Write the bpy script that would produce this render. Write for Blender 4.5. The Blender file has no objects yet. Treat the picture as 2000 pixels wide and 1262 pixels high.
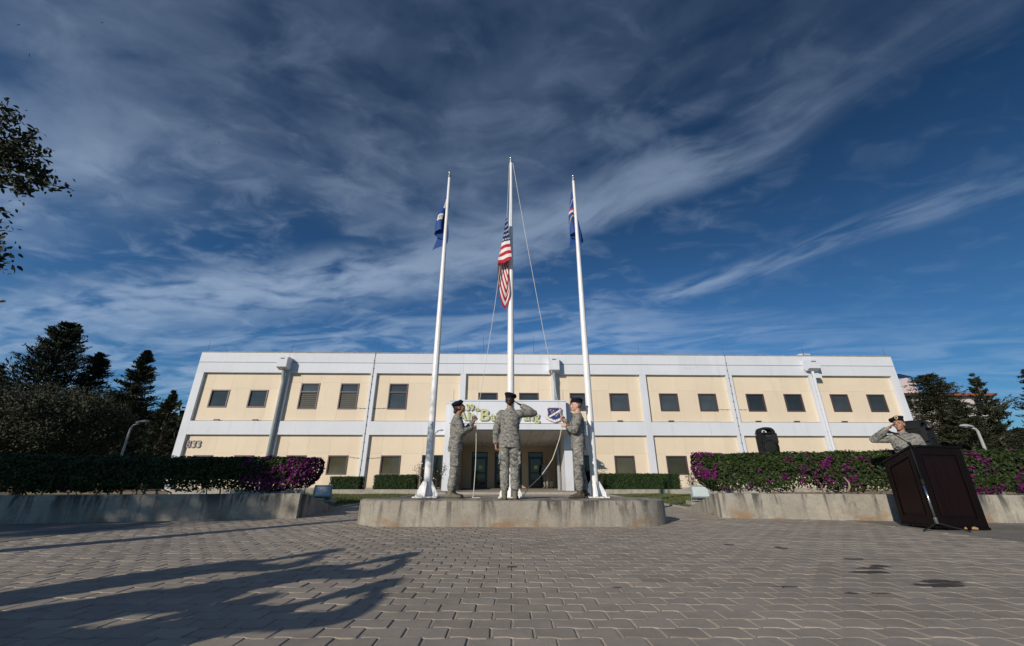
import bpy, bmesh, math, random
import numpy as np
from mathutils import Vector, Matrix, Euler, noise
rnd = random.Random(7)
S = bpy.context.scene
COL = S.collection
R = math.radians
PI = math.pi

# ------------------------------------------------------------------ camera
PITCH = R(21.41)
F_PX = 778.0
EYE = 0.66
cd = bpy.data.cameras.new('camera')
cam = bpy.data.objects.new('camera', cd)
COL.objects.link(cam)
cam.location = (0, 0, EYE)
cam.rotation_euler = (PI / 2 + PITCH, 0, 0)
cd.sensor_width = 36
cd.lens = F_PX / 2000 * 36
cd.clip_start = 0.05
cd.clip_end = 3000
S.camera = cam

# ------------------------------------------------------------------ light, sky, exposure
SUN_EL = R(22)
SUN_DIR = Vector((0.573 * math.cos(SUN_EL), 0.819 * math.cos(SUN_EL), -math.sin(SUN_EL)))   # travel of light
sl = bpy.data.lights.new('sun', 'SUN')
sl.energy = 3.6
sl.angle = R(0.5)
sl.color = (1.0, 0.90, 0.76)
sun = bpy.data.objects.new('sun', sl)
COL.objects.link(sun)
sun.rotation_euler = SUN_DIR.to_track_quat('-Z', 'Y').to_euler()
sun.location = (-20, -30, 20)
S.view_settings.view_transform = 'Standard'
S.view_settings.look = 'None'
S.view_settings.gamma = 1
S.view_settings.use_curve_mapping = False
S.view_settings.exposure = 0.03


class NB:
    """small helper to write node graphs as expressions"""
    def __init__(s, tree):
        s.t = tree
        s.n = tree.nodes
        s.l = tree.links

    def new(s, typ, **kw):
        nd = s.n.new(typ)
        for k, v in kw.items():
            setattr(nd, k, v)
        return nd

    def put(s, sock, v):
        if isinstance(v, bpy.types.NodeSocket):
            s.l.new(v, sock)
        elif v is not None:
            sock.default_value = v

    def m(s, op, a, b=None, c=None, clamp=False):
        nd = s.new('ShaderNodeMath', operation=op, use_clamp=clamp)
        s.put(nd.inputs[0], a)
        if b is not None:
            s.put(nd.inputs[1], b)
        if c is not None:
            s.put(nd.inputs[2], c)
        return nd.outputs[0]

    def sstep(s, v, a, b, lo=0.0, hi=1.0):
        nd = s.new('ShaderNodeMapRange', interpolation_type='SMOOTHSTEP')
        s.put(nd.inputs[0], v)
        for i, q in enumerate((a, b, lo, hi)):
            s.put(nd.inputs[1 + i], q)
        return nd.outputs[0]

    def lin(s, v, a, b, lo=0.0, hi=1.0):
        nd = s.new('ShaderNodeMapRange')
        s.put(nd.inputs[0], v)
        for i, q in enumerate((a, b, lo, hi)):
            s.put(nd.inputs[1 + i], q)
        return nd.outputs[0]

    def xyz(s, x, y, z=0.0):
        nd = s.new('ShaderNodeCombineXYZ')
        for i, q in enumerate((x, y, z)):
            s.put(nd.inputs[i], q)
        return nd.outputs[0]

    def sep(s, v):
        nd = s.new('ShaderNodeSeparateXYZ')
        s.put(nd.inputs[0], v)
        return nd.outputs

    def noise(s, vec, scale=1.0, detail=4.0, rough=0.55, dist=0.0, w=None):
        nd = s.new('ShaderNodeTexNoise')
        if w is not None:
            nd.noise_dimensions = '4D'
            s.put(nd.inputs['W'], w)
        if vec is not None:
            s.l.new(vec, nd.inputs['Vector'])
        s.put(nd.inputs['Scale'], scale)
        s.put(nd.inputs['Detail'], detail)
        s.put(nd.inputs['Roughness'], rough)
        s.put(nd.inputs['Distortion'], dist)
        return nd.outputs[0]

    def ramp(s, v, stops, mode='LINEAR'):
        nd = s.new('ShaderNodeValToRGB')
        cr = nd.color_ramp
        cr.interpolation = mode
        while len(cr.elements) < len(stops):
            cr.elements.new(0.5)
        for e, (p, c) in zip(cr.elements, stops):
            e.position = p
            e.color = (*c, 1) if len(c) == 3 else c
        s.put(nd.inputs[0], v)
        return nd.outputs[0]

    def mix(s, f, a, b, blend='MIX'):
        nd = s.new('ShaderNodeMix', data_type='RGBA', blend_type=blend)
        s.put(nd.inputs[0], f)
        for i, q in ((6, a), (7, b)):
            if isinstance(q, tuple) and len(q) == 3:
                q = (*q, 1)
            s.put(nd.inputs[i], q)
        return nd.outputs[2]

    def scale(s, v, sc):
        nd = s.new('ShaderNodeMapping')
        s.l.new(v, nd.inputs[0])
        nd.inputs[3].default_value = sc
        return nd.outputs[0]

    def curve(s, v, pts, x0, x1, y1):
        """piecewise curve through pts (x,y), x in [x0,x1], y in [0,y1]"""
        nd = s.new('ShaderNodeFloatCurve')
        cu = nd.mapping.curves[0]
        q = [((x - x0) / (x1 - x0), y / y1) for x, y in pts]
        cu.points[0].location = q[0]
        cu.points[1].location = q[-1]
        for p in q[1:-1]:
            cu.points.new(*p)
        nd.mapping.update()
        s.put(nd.inputs[1], s.lin(v, x0, x1))
        return s.m('MULTIPLY', nd.outputs[0], y1)


def build_world():
    w = bpy.data.worlds.new('World')
    S.world = w
    w.use_nodes = True
    t = w.node_tree
    t.nodes.clear()
    n = NB(t)
    sky = n.new('ShaderNodeTexSky', sky_type='NISHITA')
    sky.sun_disc = False
    sky.sun_elevation = SUN_EL
    sky.sun_rotation = math.atan2(-SUN_DIR.x, -SUN_DIR.y)
    sky.altitude = 200
    sky.air_density = 1.0
    sky.dust_density = 0.25
    sky.ozone_density = 3.0
    g = n.new('ShaderNodeTexCoord').outputs['Generated']
    x, y, z = n.sep(g)
    zz = n.m('ADD', n.m('MAXIMUM', z, 0.0), 0.1)
    U = n.m('DIVIDE', x, zz)
    V = n.m('DIVIDE', y, zz)
    uv = n.xyz(U, V)
    # slow warps so that nothing is straight
    w1 = n.m('SUBTRACT', n.noise(uv, 1.1, 3), 0.5)
    w2 = n.m('SUBTRACT', n.noise(n.xyz(V, U, 3.3), 2.6, 4, 0.5), 0.5)
    Uw = n.m('ADD', U, n.m('MULTIPLY', w1, 0.25))
    # --- the high veil over the left and top, its lower edge a curve on the cloud layer
    Vs = n.curve(Uw, [(-3, 1.55), (-2.4, 1.38), (-1.7, 1.2), (-1.2, 1.1), (-0.85, 1.02), (-0.5, 1.2), (0, 1.40), (0.42, 1.12),
                      (0.66, 0.95), (0.8, 0.80), (0.92, 0.6), (1.1, 0.25), (1.4, 0.02), (2.5, 0.0)], -3, 2.5, 2.0)
    ds = n.m('SUBTRACT', Vs, n.m('ADD', V, n.m('MULTIPLY', w2, 0.22)))
    stream = n.xyz(n.m('MULTIPLY', U, 1.1), n.m('MULTIPLY', ds, 3.2))
    st1 = n.noise(stream, 2.1, 8, 0.52, 0.25)
    st2 = n.noise(n.xyz(n.m('MULTIPLY', U, 2.4), n.m('MULTIPLY', V, 3.4), 5.0), 2.5, 9, 0.54, 0.5)
    body = n.noise(uv, 2.1, 6, 0.55, 0.4)
    edge = n.sstep(ds, n.sstep(U, -0.6, 0.5, -0.22, -0.05), n.sstep(U, -0.6, 0.5, 0.42, 0.20))
    core = n.m('MULTIPLY', edge, n.sstep(ds, 0.10, 0.55, 1.0, 0.55))
    tex = n.m('ADD', n.m('MULTIPLY', st1, 0.42), n.m('ADD', n.m('MULTIPLY', st2, 0.28), n.m('MULTIPLY', body, 0.70)))
    veil = n.m('MULTIPLY', core, n.sstep(tex, 0.46, 0.92))
    # the left part of the veil is denser
    veil = n.m('MULTIPLY', veil, n.m('MULTIPLY', n.sstep(U, -1.2, 0.6, 1.2, 0.95), n.sstep(U, 0.25, 0.85, 1.0, 0.30)))
    # --- the long bright band under it
    Vb = n.curve(Uw, [(-3, 1.90), (-2.4, 1.80), (-2, 1.70), (-1.26, 1.62), (-0.67, 1.56), (0, 1.38), (0.42, 1.10), (0.66, 0.93),
                      (0.8, 0.79), (0.95, 0.56), (1.2, 0.3), (2.5, 0.0)], -3, 2.5, 2.0)
    db = n.m('SUBTRACT', Vb, n.m('ADD', V, n.m('MULTIPLY', w2, 0.16)))
    bst = n.noise(n.xyz(n.m('MULTIPLY', U, 2.0), n.m('MULTIPLY', db, 3.8), 9.0), 2.4, 9, 0.52, 0.3)
    prof = n.m('MULTIPLY', n.sstep(db, n.sstep(U, -0.9, 0.4, -0.34, -0.12), 0.04), n.sstep(db, 0.03, 0.30, 1.0, 0.0))
    band = n.m('MULTIPLY', prof, n.sstep(bst, 0.26, 0.70))
    band = n.m('MULTIPLY', band, n.m('MULTIPLY', n.sstep(U, 0.42, 0.86, 1.0, 0.10), n.sstep(U, -2.6, -0.6, 0.55, 1.0)))
    # --- the second band, low on the right
    V2 = n.curve(Uw, [(-3, 1.95), (0.3, 1.95), (0.5, 1.87), (0.66, 1.71), (0.88, 1.53), (1.01, 1.39), (1.21, 1.15), (1.35, 1.03), (1.5, 0.92),
                      (2.0, 0.62), (2.5, 0.4)], -3, 2.5, 2.0)
    d2 = n.m('SUBTRACT', V2, n.m('ADD', V, n.m('MULTIPLY', w2, 0.11)))
    s2 = n.noise(n.xyz(n.m('MULTIPLY', U, 2.6), n.m('MULTIPLY', d2, 3.6), 2.0), 2.4, 9, 0.52, 0.35)
    p2 = n.m('MULTIPLY', n.sstep(d2, -0.20, 0.0), n.sstep(d2, 0.0, 0.17, 1.0, 0.0))
    band2 = n.m('MULTIPLY', n.m('MULTIPLY', p2, n.sstep(s2, 0.30, 0.72)), n.m('MULTIPLY', n.sstep(U, 0.56, 0.78), n.sstep(U, 1.05, 1.7, 0.85, 0.2)))
    # --- low wisps above the roof
    s3 = n.noise(n.xyz(n.m('MULTIPLY', U, 0.9), n.m('MULTIPLY', n.m('ADD', V, n.m('MULTIPLY', U, 0.25)), 2.2), 7.0), 1.9, 9, 0.54, 0.8)
    low = n.m('MULTIPLY', n.m('MULTIPLY', n.sstep(V, 1.62, 2.10), n.sstep(s3, 0.38, 0.66)), n.sstep(U, 0.3, 1.6, 0.9, 0.4))
    # --- thin wisps everywhere
    thin = n.m('MULTIPLY', n.m('MULTIPLY', n.sstep(st2, 0.46, 0.80), 0.34), n.sstep(U, 0.3, 1.1, 1.0, 0.25))
    a = n.m('ADD', n.m('MULTIPLY', veil, 0.80), n.m('MULTIPLY', band, 1.2))
    b = n.m('ADD', n.m('MULTIPLY', band2, 0.75), n.m('ADD', n.m('MULTIPLY', low, 0.66), thin))
    dens = n.m('MULTIPLY', n.m('SUBTRACT', 1.0, n.m('EXPONENT', n.m('MULTIPLY', n.m('ADD', a, b), -1.15))), 0.86)
    dens = n.m('MULTIPLY', dens, n.sstep(z, 0.0, 0.08))
    # the sky behind the clouds, darkened upward, and rightward to imitate lens vignetting
    deep = n.m('MULTIPLY', n.sstep(z, 0.20, 0.80, 1.0, 0.50), n.sstep(x, 0.0, 0.9, 1.0, 0.72))
    skyc = n.mix(1.0, sky.outputs[0], n.xyz(n.m('MULTIPLY', deep, 0.33), n.m('MULTIPLY', deep, 0.63), n.m('MULTIPLY', deep, 0.86)), 'MULTIPLY')
    cloudc = n.mix(n.sstep(z, 0.28, 0.85), (4.1, 5.2, 6.8), (1.55, 2.15, 3.3))
    col = n.mix(dens, skyc, cloudc)
    bg = n.new('ShaderNodeBackground')
    n.l.new(col, bg.inputs[0])
    bg.inputs[1].default_value = 0.10
    out = n.new('ShaderNodeOutputWorld')
    n.l.new(bg.outputs[0], out.inputs[0])


build_world()


# ------------------------------------------------------------------ photograph geometry helpers (real distances)
CP, SP = math.cos(PITCH), math.sin(PITCH)


def ray(px, py):
    a, b = (px - 1000) / F_PX, (py - 631) / F_PX
    return Vector((a, CP + b * SP, SP - b * CP))


def at_y(px, py, Y):
    d = ray(px, py)
    r = d * (Y / d.y)
    return Vector((r.x, Y, r.z + EYE))


def ground(px, py, z=0.0):
    d = ray(px, py)
    r = d * ((z - EYE) / d.z)
    return Vector((r.x, r.y, z))


def project(v):
    zc = v.y * CP + (v.z - EYE) * SP
    return 1000 + F_PX * v.x / zc, 631 + F_PX * (v.y * SP - (v.z - EYE) * CP) / zc


# ------------------------------------------------------------------ object helpers
def tag(o, label=None, cat=None, group=None, kind=None):
    if label: o['label'] = label
    if cat: o['category'] = cat
    if group: o['group'] = group
    if kind: o['kind'] = kind
    return o


def empty(name, loc=(0, 0, 0), rz=0.0, parent=None):
    o = bpy.data.objects.new(name, None)
    COL.objects.link(o)
    o.location = loc
    o.rotation_euler = (0, 0, rz)
    o.empty_display_size = 0.1
    if parent: o.parent = parent
    return o


def thing(name, label, cat, loc=(0, 0, 0), rz=0.0, group=None):
    return tag(empty(name, loc, rz), label, cat, group)


def link_mesh(name, me, parent=None, loc=None):
    o = bpy.data.objects.new(name, me)
    COL.objects.link(o)
    if parent: o.parent = parent
    if loc: o.location = loc
    return o


def copy_tree(o, parent=None):
    kids = list(o.children)
    c = o.copy()
    COL.objects.link(c)
    if parent: c.parent = parent
    for k in kids:
        copy_tree(k, c)
    return c


def frame_of(d, up=Vector((0, 0, 1))):
    d = d.normalized()
    if abs(d.dot(up)) > 0.97: up = Vector((0, 1, 0))
    x = up.cross(d).normalized()
    y = d.cross(x).normalized()
    return x, y, d


class MB:
    def __init__(s):
        s.v = []
        s.f = []

    def add(s, vs, fs):
        k = len(s.v)
        s.v += [tuple(q) for q in vs]
        s.f += [tuple(i + k for i in q) for q in fs]
        return s

    def box(s, x0, x1, y0, y1, z0, z1):
        vs = [(x, y, z) for z in (z0, z1) for y in (y0, y1) for x in (x0, x1)]
        return s.add(vs, [(0, 2, 3, 1), (4, 5, 7, 6), (0, 1, 5, 4), (1, 3, 7, 5), (3, 2, 6, 7), (2, 0, 4, 6)])

    def obox(s, c, ax, ay, az):
        """oriented box: centre and three half axes"""
        c, ax, ay, az = map(Vector, (c, ax, ay, az))
        vs = [c + ax * i + ay * j + az * k for k in (-1, 1) for j in (-1, 1) for i in (-1, 1)]
        return s.add(vs, [(0, 2, 3, 1), (4, 5, 7, 6), (0, 1, 5, 4), (1, 3, 7, 5), (3, 2, 6, 7), (2, 0, 4, 6)])

    def prism(s, poly, fn0, fn1):
        """poly: 2-D points; fn0/fn1 map (a,b) to 3-D for both caps"""
        k = len(poly)
        vs = [fn0(a, b) for a, b in poly] + [fn1(a, b) for a, b in poly]
        fs = [tuple(range(k))[::-1], tuple(range(k, 2 * k))] + [(i, (i + 1) % k, k + (i + 1) % k, k + i) for i in range(k)]
        return s.add(vs, fs)

    def rings(s, rs, cap=True, closed=False):
        k = len(rs[0])
        vs = [p for r in rs for p in r]
        fs = []
        m = len(rs)
        for a in range(m if closed else m - 1):
            b = (a + 1) % m
            for i in range(k):
                j = (i + 1) % k
                fs.append((a * k + i, a * k + j, b * k + j, b * k + i))
        if cap and not closed:
            fs.append(tuple(range(k))[::-1])
            fs.append(tuple(range((m - 1) * k, m * k)))
        return s.add(vs, fs)

    def tube(s, pts, rad, n=8, round_ends=False, up=Vector((0, 0, 1)), flat=1.0, cap=True):
        pts = [Vector(p) for p in pts]
        if not hasattr(rad, '__len__'): rad = [rad] * len(pts)
        if round_ends:
            d0 = (pts[0] - pts[1]).normalized()
            d1 = (pts[-1] - pts[-2]).normalized()
            a0 = [(pts[0] + d0 * rad[0] * q, rad[0] * w) for q, w in ((0.98, 0.2), (0.7, 0.71), (0.38, 0.92))]
            a1 = [(pts[-1] + d1 * rad[-1] * q, rad[-1] * w) for q, w in ((0.38, 0.92), (0.7, 0.71), (0.98, 0.2))]
            pts = [p for p, _ in a0] + pts + [p for p, _ in a1]
            rad = [r for _, r in a0] + list(rad) + [r for _, r in a1]
        rs = []
        px = None
        for i, p in enumerate(pts):
            d = (pts[min(i + 1, len(pts) - 1)] - pts[max(i - 1, 0)])
            if d.length < 1e-9: d = Vector((0, 0, 1))
            d.normalize()
            if px is None:
                x, y, _ = frame_of(d, up)
            else:
                x = (px - d * px.dot(d))
                x = x.normalized() if x.length > 1e-6 else frame_of(d, up)[0]
                y = d.cross(x)
            px = x
            r = rad[i]
            rs.append([p + x * (r * math.cos(2 * PI * k / n)) + y * (r * flat * math.sin(2 * PI * k / n)) for k in range(n)])
        return s.rings(rs, cap)

    def ell(s, c, r, M=None, n=12, m=8):
        c = Vector(c)
        M = M or Matrix.Identity(3)
        rs = []
        for j in range(m + 1):
            th = PI * (j + 0.0) / m
            th = min(max(th, 0.06), PI - 0.06)
            rs.append([c + M @ Vector((r[0] * math.sin(th) * math.cos(2 * PI * k / n), r[1] * math.sin(th) * math.sin(2 * PI * k / n),
                                       -r[2] * math.cos(th))) for k in range(n)])
        return s.rings(rs)

    def lathe(s, prof, c=(0, 0, 0), n=16):
        c = Vector(c)
        rs = [[c + Vector((r * math.cos(2 * PI * k / n), r * math.sin(2 * PI * k / n), z)) for k in range(n)] for r, z in prof]
        return s.rings(rs)

    def mesh(s, name='mesh'):
        me = bpy.data.meshes.new(name)
        me.from_pydata(s.v, [], s.f)
        me.validate()
        return me

    def build(s, name, mat=None, parent=None, smooth=None, bevel=0.0, loc=None, seg=2):
        me = s.mesh(name)
        if mat: me.materials.append(mat)
        bm = bmesh.new()
        bm.from_mesh(me)
        bmesh.ops.recalc_face_normals(bm, faces=bm.faces)
        if bevel:
            es = [e for e in bm.edges if len(e.link_faces) == 2 and e.calc_face_angle(0) > 0.5]
            bmesh.ops.bevel(bm, geom=es, offset=bevel, segments=seg, profile=0.5, affect='EDGES', clamp_overlap=True)
        bm.to_mesh(me)
        bm.free()
        if smooth is not None:
            for p in me.polygons: p.use_smooth = True
            if smooth < PI:
                me.set_sharp_from_angle(angle=smooth)
        return link_mesh(name, me, parent, loc)


def arr_mesh(name, V, F, mat, parent=None, loc=None):
    """fast mesh: V (n,3), F (m,k)"""
    V = np.asarray(V, dtype=np.float32)
    F = np.asarray(F, dtype=np.int32)
    me = bpy.data.meshes.new(name)
    me.vertices.add(len(V))
    me.vertices.foreach_set('co', V.ravel())
    k = F.shape[1]
    me.loops.add(F.size)
    me.loops.foreach_set('vertex_index', F.ravel())
    me.polygons.add(len(F))
    me.polygons.foreach_set('loop_start', np.arange(0, F.size, k, dtype=np.int32))
    me.update(calc_edges=True)
    if mat: me.materials.append(mat)
    return link_mesh(name, me, parent, loc)


def leaves(name, C, D, N, L, W, mat, parent=None, pointed=False):
    """diamond leaves: centre C, long axis D, normal N, length L, width W"""
    C, D, N = (np.asarray(q, dtype=np.float64) for q in (C, D, N))
    D = D / (np.linalg.norm(D, axis=1, keepdims=True) + 1e-9)
    B = np.cross(D, N)
    B /= (np.linalg.norm(B, axis=1, keepdims=True) + 1e-9)
    N2 = np.cross(B, D)
    L = np.asarray(L)[:, None]
    W = np.asarray(W)[:, None]
    if pointed:
        u = N2 * W * 0.12
        V = np.stack([C - D * L * 0.5, C - D * L * .18 + B * W * .5 + u, C + D * L * .2 + B * W * .36 + u * .6, C + D * L * 0.5 - u, C + D * L * .2 - B * W * .36 + u * .6,
                      C - D * L * .18 - B * W * .5 + u], axis=1).reshape(-1, 3)
        return arr_mesh(name, V, np.arange(len(C) * 6).reshape(-1, 6), mat, parent)
    V = np.stack([C - D * L * 0.5, C + B * W * 0.5 + N2 * W * 0.15, C + D * L * 0.5, C - B * W * 0.5 + N2 * W * 0.15], axis=1).reshape(-1, 3)
    F = np.arange(len(C) * 4).reshape(-1, 4)
    return arr_mesh(name, V, F, mat, parent)


# ------------------------------------------------------------------ materials
def mat(name, fn):
    m = bpy.data.materials.new(name)
    m.use_nodes = True
    n = NB(m.node_tree)
    b = next(q for q in n.n if q.type == 'BSDF_PRINCIPLED')
    fn(n, b)
    return m


def bump(n, b, h, strength=0.3, dist=0.01):
    nd = n.new('ShaderNodeBump')
    nd.inputs['Strength'].default_value = strength
    nd.inputs['Distance'].default_value = dist
    n.l.new(h, nd.inputs['Height'])
    n.l.new(nd.outputs[0], b.inputs['Normal'])


def coords(n, kind='Object'):
    return n.new('ShaderNodeTexCoord').outputs[kind]


def wpos(n):
    return n.new('ShaderNodeNewGeometry').outputs['Position']


def plain(name, c, rough=0.6, var=0.08, scale=6.0, metal=0.0, spec=0.5, bmp=0.0, bscale=60.0):
    def fn(n, b):
        p = coords(n)
        q = n.noise(p, scale, 5)
        k = n.lin(q, 0.3, 0.7, 1 - var, 1 + var)
        n.l.new(n.mix(1.0, c, n.xyz(k, k, k), 'MULTIPLY'), b.inputs['Base Color'])
        n.put(b.inputs['Roughness'], n.lin(n.noise(p, scale * 2, 3), 0.3, 0.7, max(rough - 0.08, 0.02), min(rough + 0.08, 1)))
        b.inputs['Metallic'].default_value = metal
        b.inputs['Specular IOR Level'].default_value = spec
        if bmp: bump(n, b, n.noise(p, bscale, 4), bmp, 0.004)
    return mat(name, fn)


def island_var(n):
    g = n.new('ShaderNodeNewGeometry').outputs['Random Per Island']
    return g


def foliage(name, dark, lite, tip=None, rough=0.6, scale=1.2):
    def fn(n, b):
        r = island_var(n)
        q = n.noise(wpos(n), scale, 3)
        f = n.m('ADD', n.m('MULTIPLY', r, 0.6), n.m('MULTIPLY', q, 0.55), clamp=True)
        stops = [(0.1, dark), (0.85, lite)] + ([(1.0, tip)] if tip else [])
        n.l.new(n.ramp(f, stops), b.inputs['Base Color'])
        b.inputs['Roughness'].default_value = rough
        b.inputs['Specular IOR Level'].default_value = 0.25
    return mat(name, fn)


def concrete(name, base, dark, streak=0.6, rust=0.0, ztop=0.4):
    """weathered concrete with runs from its top edge and a rusty foot"""
    def fn(n, b):
        p = wpos(n)
        x, y, z = n.sep(p)
        big = n.noise(p, 1.6, 6, 0.6)
        fine = n.noise(p, 28, 6, 0.65)
        pits = n.noise(p, 90, 3, 0.6)
        run = n.noise(n.xyz(n.m('MULTIPLY', x, 5.5), n.m('MULTIPLY', y, 5.5), n.m('MULTIPLY', z, 0.9)), 1.0, 6, 0.65, 0.5)
        top = n.sstep(z, ztop * 0.15, ztop, 0.35, 1.0)
        rm = n.m('MULTIPLY', n.m('MULTIPLY', n.sstep(run, 0.47, 0.62), top), streak)
        pale = n.sstep(n.noise(p, 3.4, 5, 0.6), 0.5, 0.72)
        c = n.mix(n.lin(big, 0.3, 0.7), base, tuple(q * 0.72 for q in base))
        c = n.mix(n.m('MULTIPLY', pale, 0.45), c, tuple(min(q * 1.3, 0.8) for q in base))
        c = n.mix(rm, c, dark)
        k = n.lin(fine, 0.25, 0.75, 0.82, 1.14)
        c = n.mix(1.0, c, n.xyz(k, k, k), 'MULTIPLY')
        c = n.mix(n.m('MULTIPLY', n.sstep(pits, 0.66, 0.72), 0.5), c, tuple(q * 0.5 for q in dark))
        if rust:
            rn = n.noise(n.xyz(n.m('MULTIPLY', x, 1.5), n.m('MULTIPLY', y, 1.5), n.m('MULTIPLY', z, 3)), 1.6, 5, 0.6)
            rf = n.m('MULTIPLY', n.m('MULTIPLY', n.sstep(rn, 0.48, 0.66), n.sstep(z, 0.03, ztop * 0.55, 1.0, 0.0)), rust)
            c = n.mix(rf, c, (0.27, 0.16, 0.085))
        n.l.new(c, b.inputs['Base Color'])
        b.inputs['Roughness'].default_value = 0.88
        b.inputs['Specular IOR Level'].default_value = 0.25
        bump(n, b, n.m('ADD', fine, n.m('MULTIPLY', pits, 0.5)), 0.35, 0.006)
    return mat(name, fn)


def facade_mat(name, c, dirt=0.12, bs=40, patch=False):
    def fn(n, b):
        p = wpos(n)
        x, y, z = n.sep(p)
        run = n.noise(n.xyz(n.m('MULTIPLY', x, 3.0), y, n.m('MULTIPLY', z, 0.35)), 1.2, 6, 0.62, 0.2)
        big = n.noise(p, 0.5, 5, 0.6)
        k = n.m('SUBTRACT', n.lin(big, 0.3, 0.7, 1.03, 0.95), n.m('MULTIPLY', n.sstep(run, 0.52, 0.75), dirt))
        r = n.new('ShaderNodeObjectInfo').outputs['Random']
        k = n.m('MULTIPLY', k, n.lin(r, 0, 1, 0.965, 1.03))
        if patch:   # repainted rectangle on the parapet where an old sign hung
            inx = n.m('MULTIPLY', n.m('GREATER_THAN', x, 10.45), n.m('LESS_THAN', x, 12.35))
            inz = n.m('MULTIPLY', n.m('GREATER_THAN', z, 6.74), n.m('LESS_THAN', z, 7.93))
            k = n.m('SUBTRACT', k, n.m('MULTIPLY', n.m('MULTIPLY', inx, inz), 0.055))
            fl = n.m('MULTIPLY', n.m('MULTIPLY', n.m('GREATER_THAN', x, 10.8), n.m('LESS_THAN', x, 11.9)), n.m('MULTIPLY', n.m('GREATER_THAN', z, 7.0), n.m('LESS_THAN', z, 7.2)))
            k = n.m('SUBTRACT', k, n.m('MULTIPLY', n.m('MULTIPLY', fl, n.sstep(n.noise(p, 9, 3), 0.55, 0.6)), 0.14))
        col = n.mix(1.0, c, n.xyz(k, k, k), 'MULTIPLY')
        drip = n.noise(n.xyz(n.m('MULTIPLY', x, 7.0), y, n.m('MULTIPLY', z, 0.5)), 1.0, 5, 0.6)
        low = n.sstep(z, 0.1, 1.0, 0.28, 0.0)
        col = n.mix(n.m('MULTIPLY', low, n.sstep(big, 0.4, 0.6)), col, (0.30, 0.26, 0.20))
        col = n.mix(n.m('MULTIPLY', n.sstep(drip, 0.60, 0.78), dirt * 1.2), col, (0.22, 0.21, 0.19))
        n.l.new(col, b.inputs['Base Color'])
        b.inputs['Roughness'].default_value = 0.75
        b.inputs['Specular IOR Level'].default_value = 0.3
        bump(n, b, n.noise(p, bs, 4), 0.12, 0.004)
    return mat(name, fn)


def paver_fn(n, b):
    p = wpos(n)
    r = n.m('FRACT', n.m('ADD', island_var(n), n.new('ShaderNodeObjectInfo').outputs['Random']))
    x, y, z = n.sep(p)
    big = n.noise(p, 0.45, 5, 0.6)
    mid = n.noise(p, 5.0, 6, 0.65)
    fine = n.noise(p, 140, 5, 0.7)
    grit = n.noise(p, 420, 3, 0.7)
    c = n.ramp(r, [(0.0, (0.285, 0.248, 0.208)), (0.4, (0.345, 0.300, 0.252)), (0.75, (0.318, 0.282, 0.244)), (1.0, (0.395, 0.342, 0.287))])
    k = n.m('MULTIPLY', n.lin(big, 0.3, 0.7, 0.86, 1.1), n.lin(mid, 0.25, 0.75, 0.84, 1.13))
    k = n.m('MULTIPLY', k, n.lin(fine, 0.25, 0.75, 0.76, 1.24))
    c = n.mix(1.0, c, n.xyz(k, k, k), 'MULTIPLY')
    c = n.mix(n.m('MULTIPLY', n.sstep(grit, 0.62, 0.72), 0.45), c, (0.42, 0.39, 0.35))
    c = n.mix(n.m('MULTIPLY', n.sstep(n.noise(p, 210, 3), 0.64, 0.72), 0.5), c, (0.10, 0.09, 0.08))
    # sun-dried grime collected in patches
    c = n.mix(n.m('MULTIPLY', n.sstep(n.noise(p, 1.7, 6, 0.65), 0.52, 0.72), 0.28), c, (0.13, 0.12, 0.11))
    c = n.mix(n.m('MULTIPLY', n.sstep(n.noise(p, 2.6, 7, 0.68, 0.6), 0.5, 0.7), 0.32), c, (0.42, 0.365, 0.30))
    c = n.mix(n.m('MULTIPLY', n.sstep(n.noise(p, 9.0, 4, 0.6), 0.60, 0.70), 0.25), c, (0.16, 0.145, 0.13))
    # old oil spills, each with its own ragged shape
    wv = n.m('MULTIPLY', n.m('SUBTRACT', n.noise(n.xyz(n.m('MULTIPLY', x, 1.0), n.m('MULTIPLY', y, 1.6)), 7, 6, 0.65), 0.5), 1.5)
    spill = None
    for (px, py, rx, ry) in ((1697, 1110, 0.13, 0.045), (1722, 1107, 0.10, 0.04), (1700, 1118, 0.16, 0.05), (1668, 1092, 0.09, 0.05), (1715, 1105, .06, .05), (1838, 1136, 0.17, 0.055),
                             (1834, 1143, 0.20, 0.05), (1526, 1070, 0.055, 0.07), (1662, 1158, 0.05, 0.03), (1718, 1158, 0.06, 0.02),
                             (1204, 1147, 0.04, 0.02), (1424, 1064, 0.06, 0.05), (1530, 1146, 0.09, 0.015)):
        g = ground(px, py)
        ex = n.m('POWER', n.m('DIVIDE', n.m('SUBTRACT', x, g.x), rx), 2.0)
        ey = n.m('POWER', n.m('DIVIDE', n.m('SUBTRACT', y, g.y), ry), 2.0)
        d = n.m('ADD', n.m('SQRT', n.m('ADD', ex, ey)), wv)
        q = n.sstep(d, 0.8, 1.05, 1.0, 0.0)
        spill = q if spill is None else n.m('MAXIMUM', spill, q)
    c = n.mix(n.m('MULTIPLY', spill, 0.88), c, (0.030, 0.024, 0.022))
    n.l.new(c, b.inputs['Base Color'])
    b.inputs['Roughness'].default_value = 0.86
    b.inputs['Specular IOR Level'].default_value = 0.3
    bump(n, b, n.m('ADD', n.m('MULTIPLY', fine, 1.0), n.m('MULTIPLY', mid, 1.5)), 0.5, 0.003)


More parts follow.
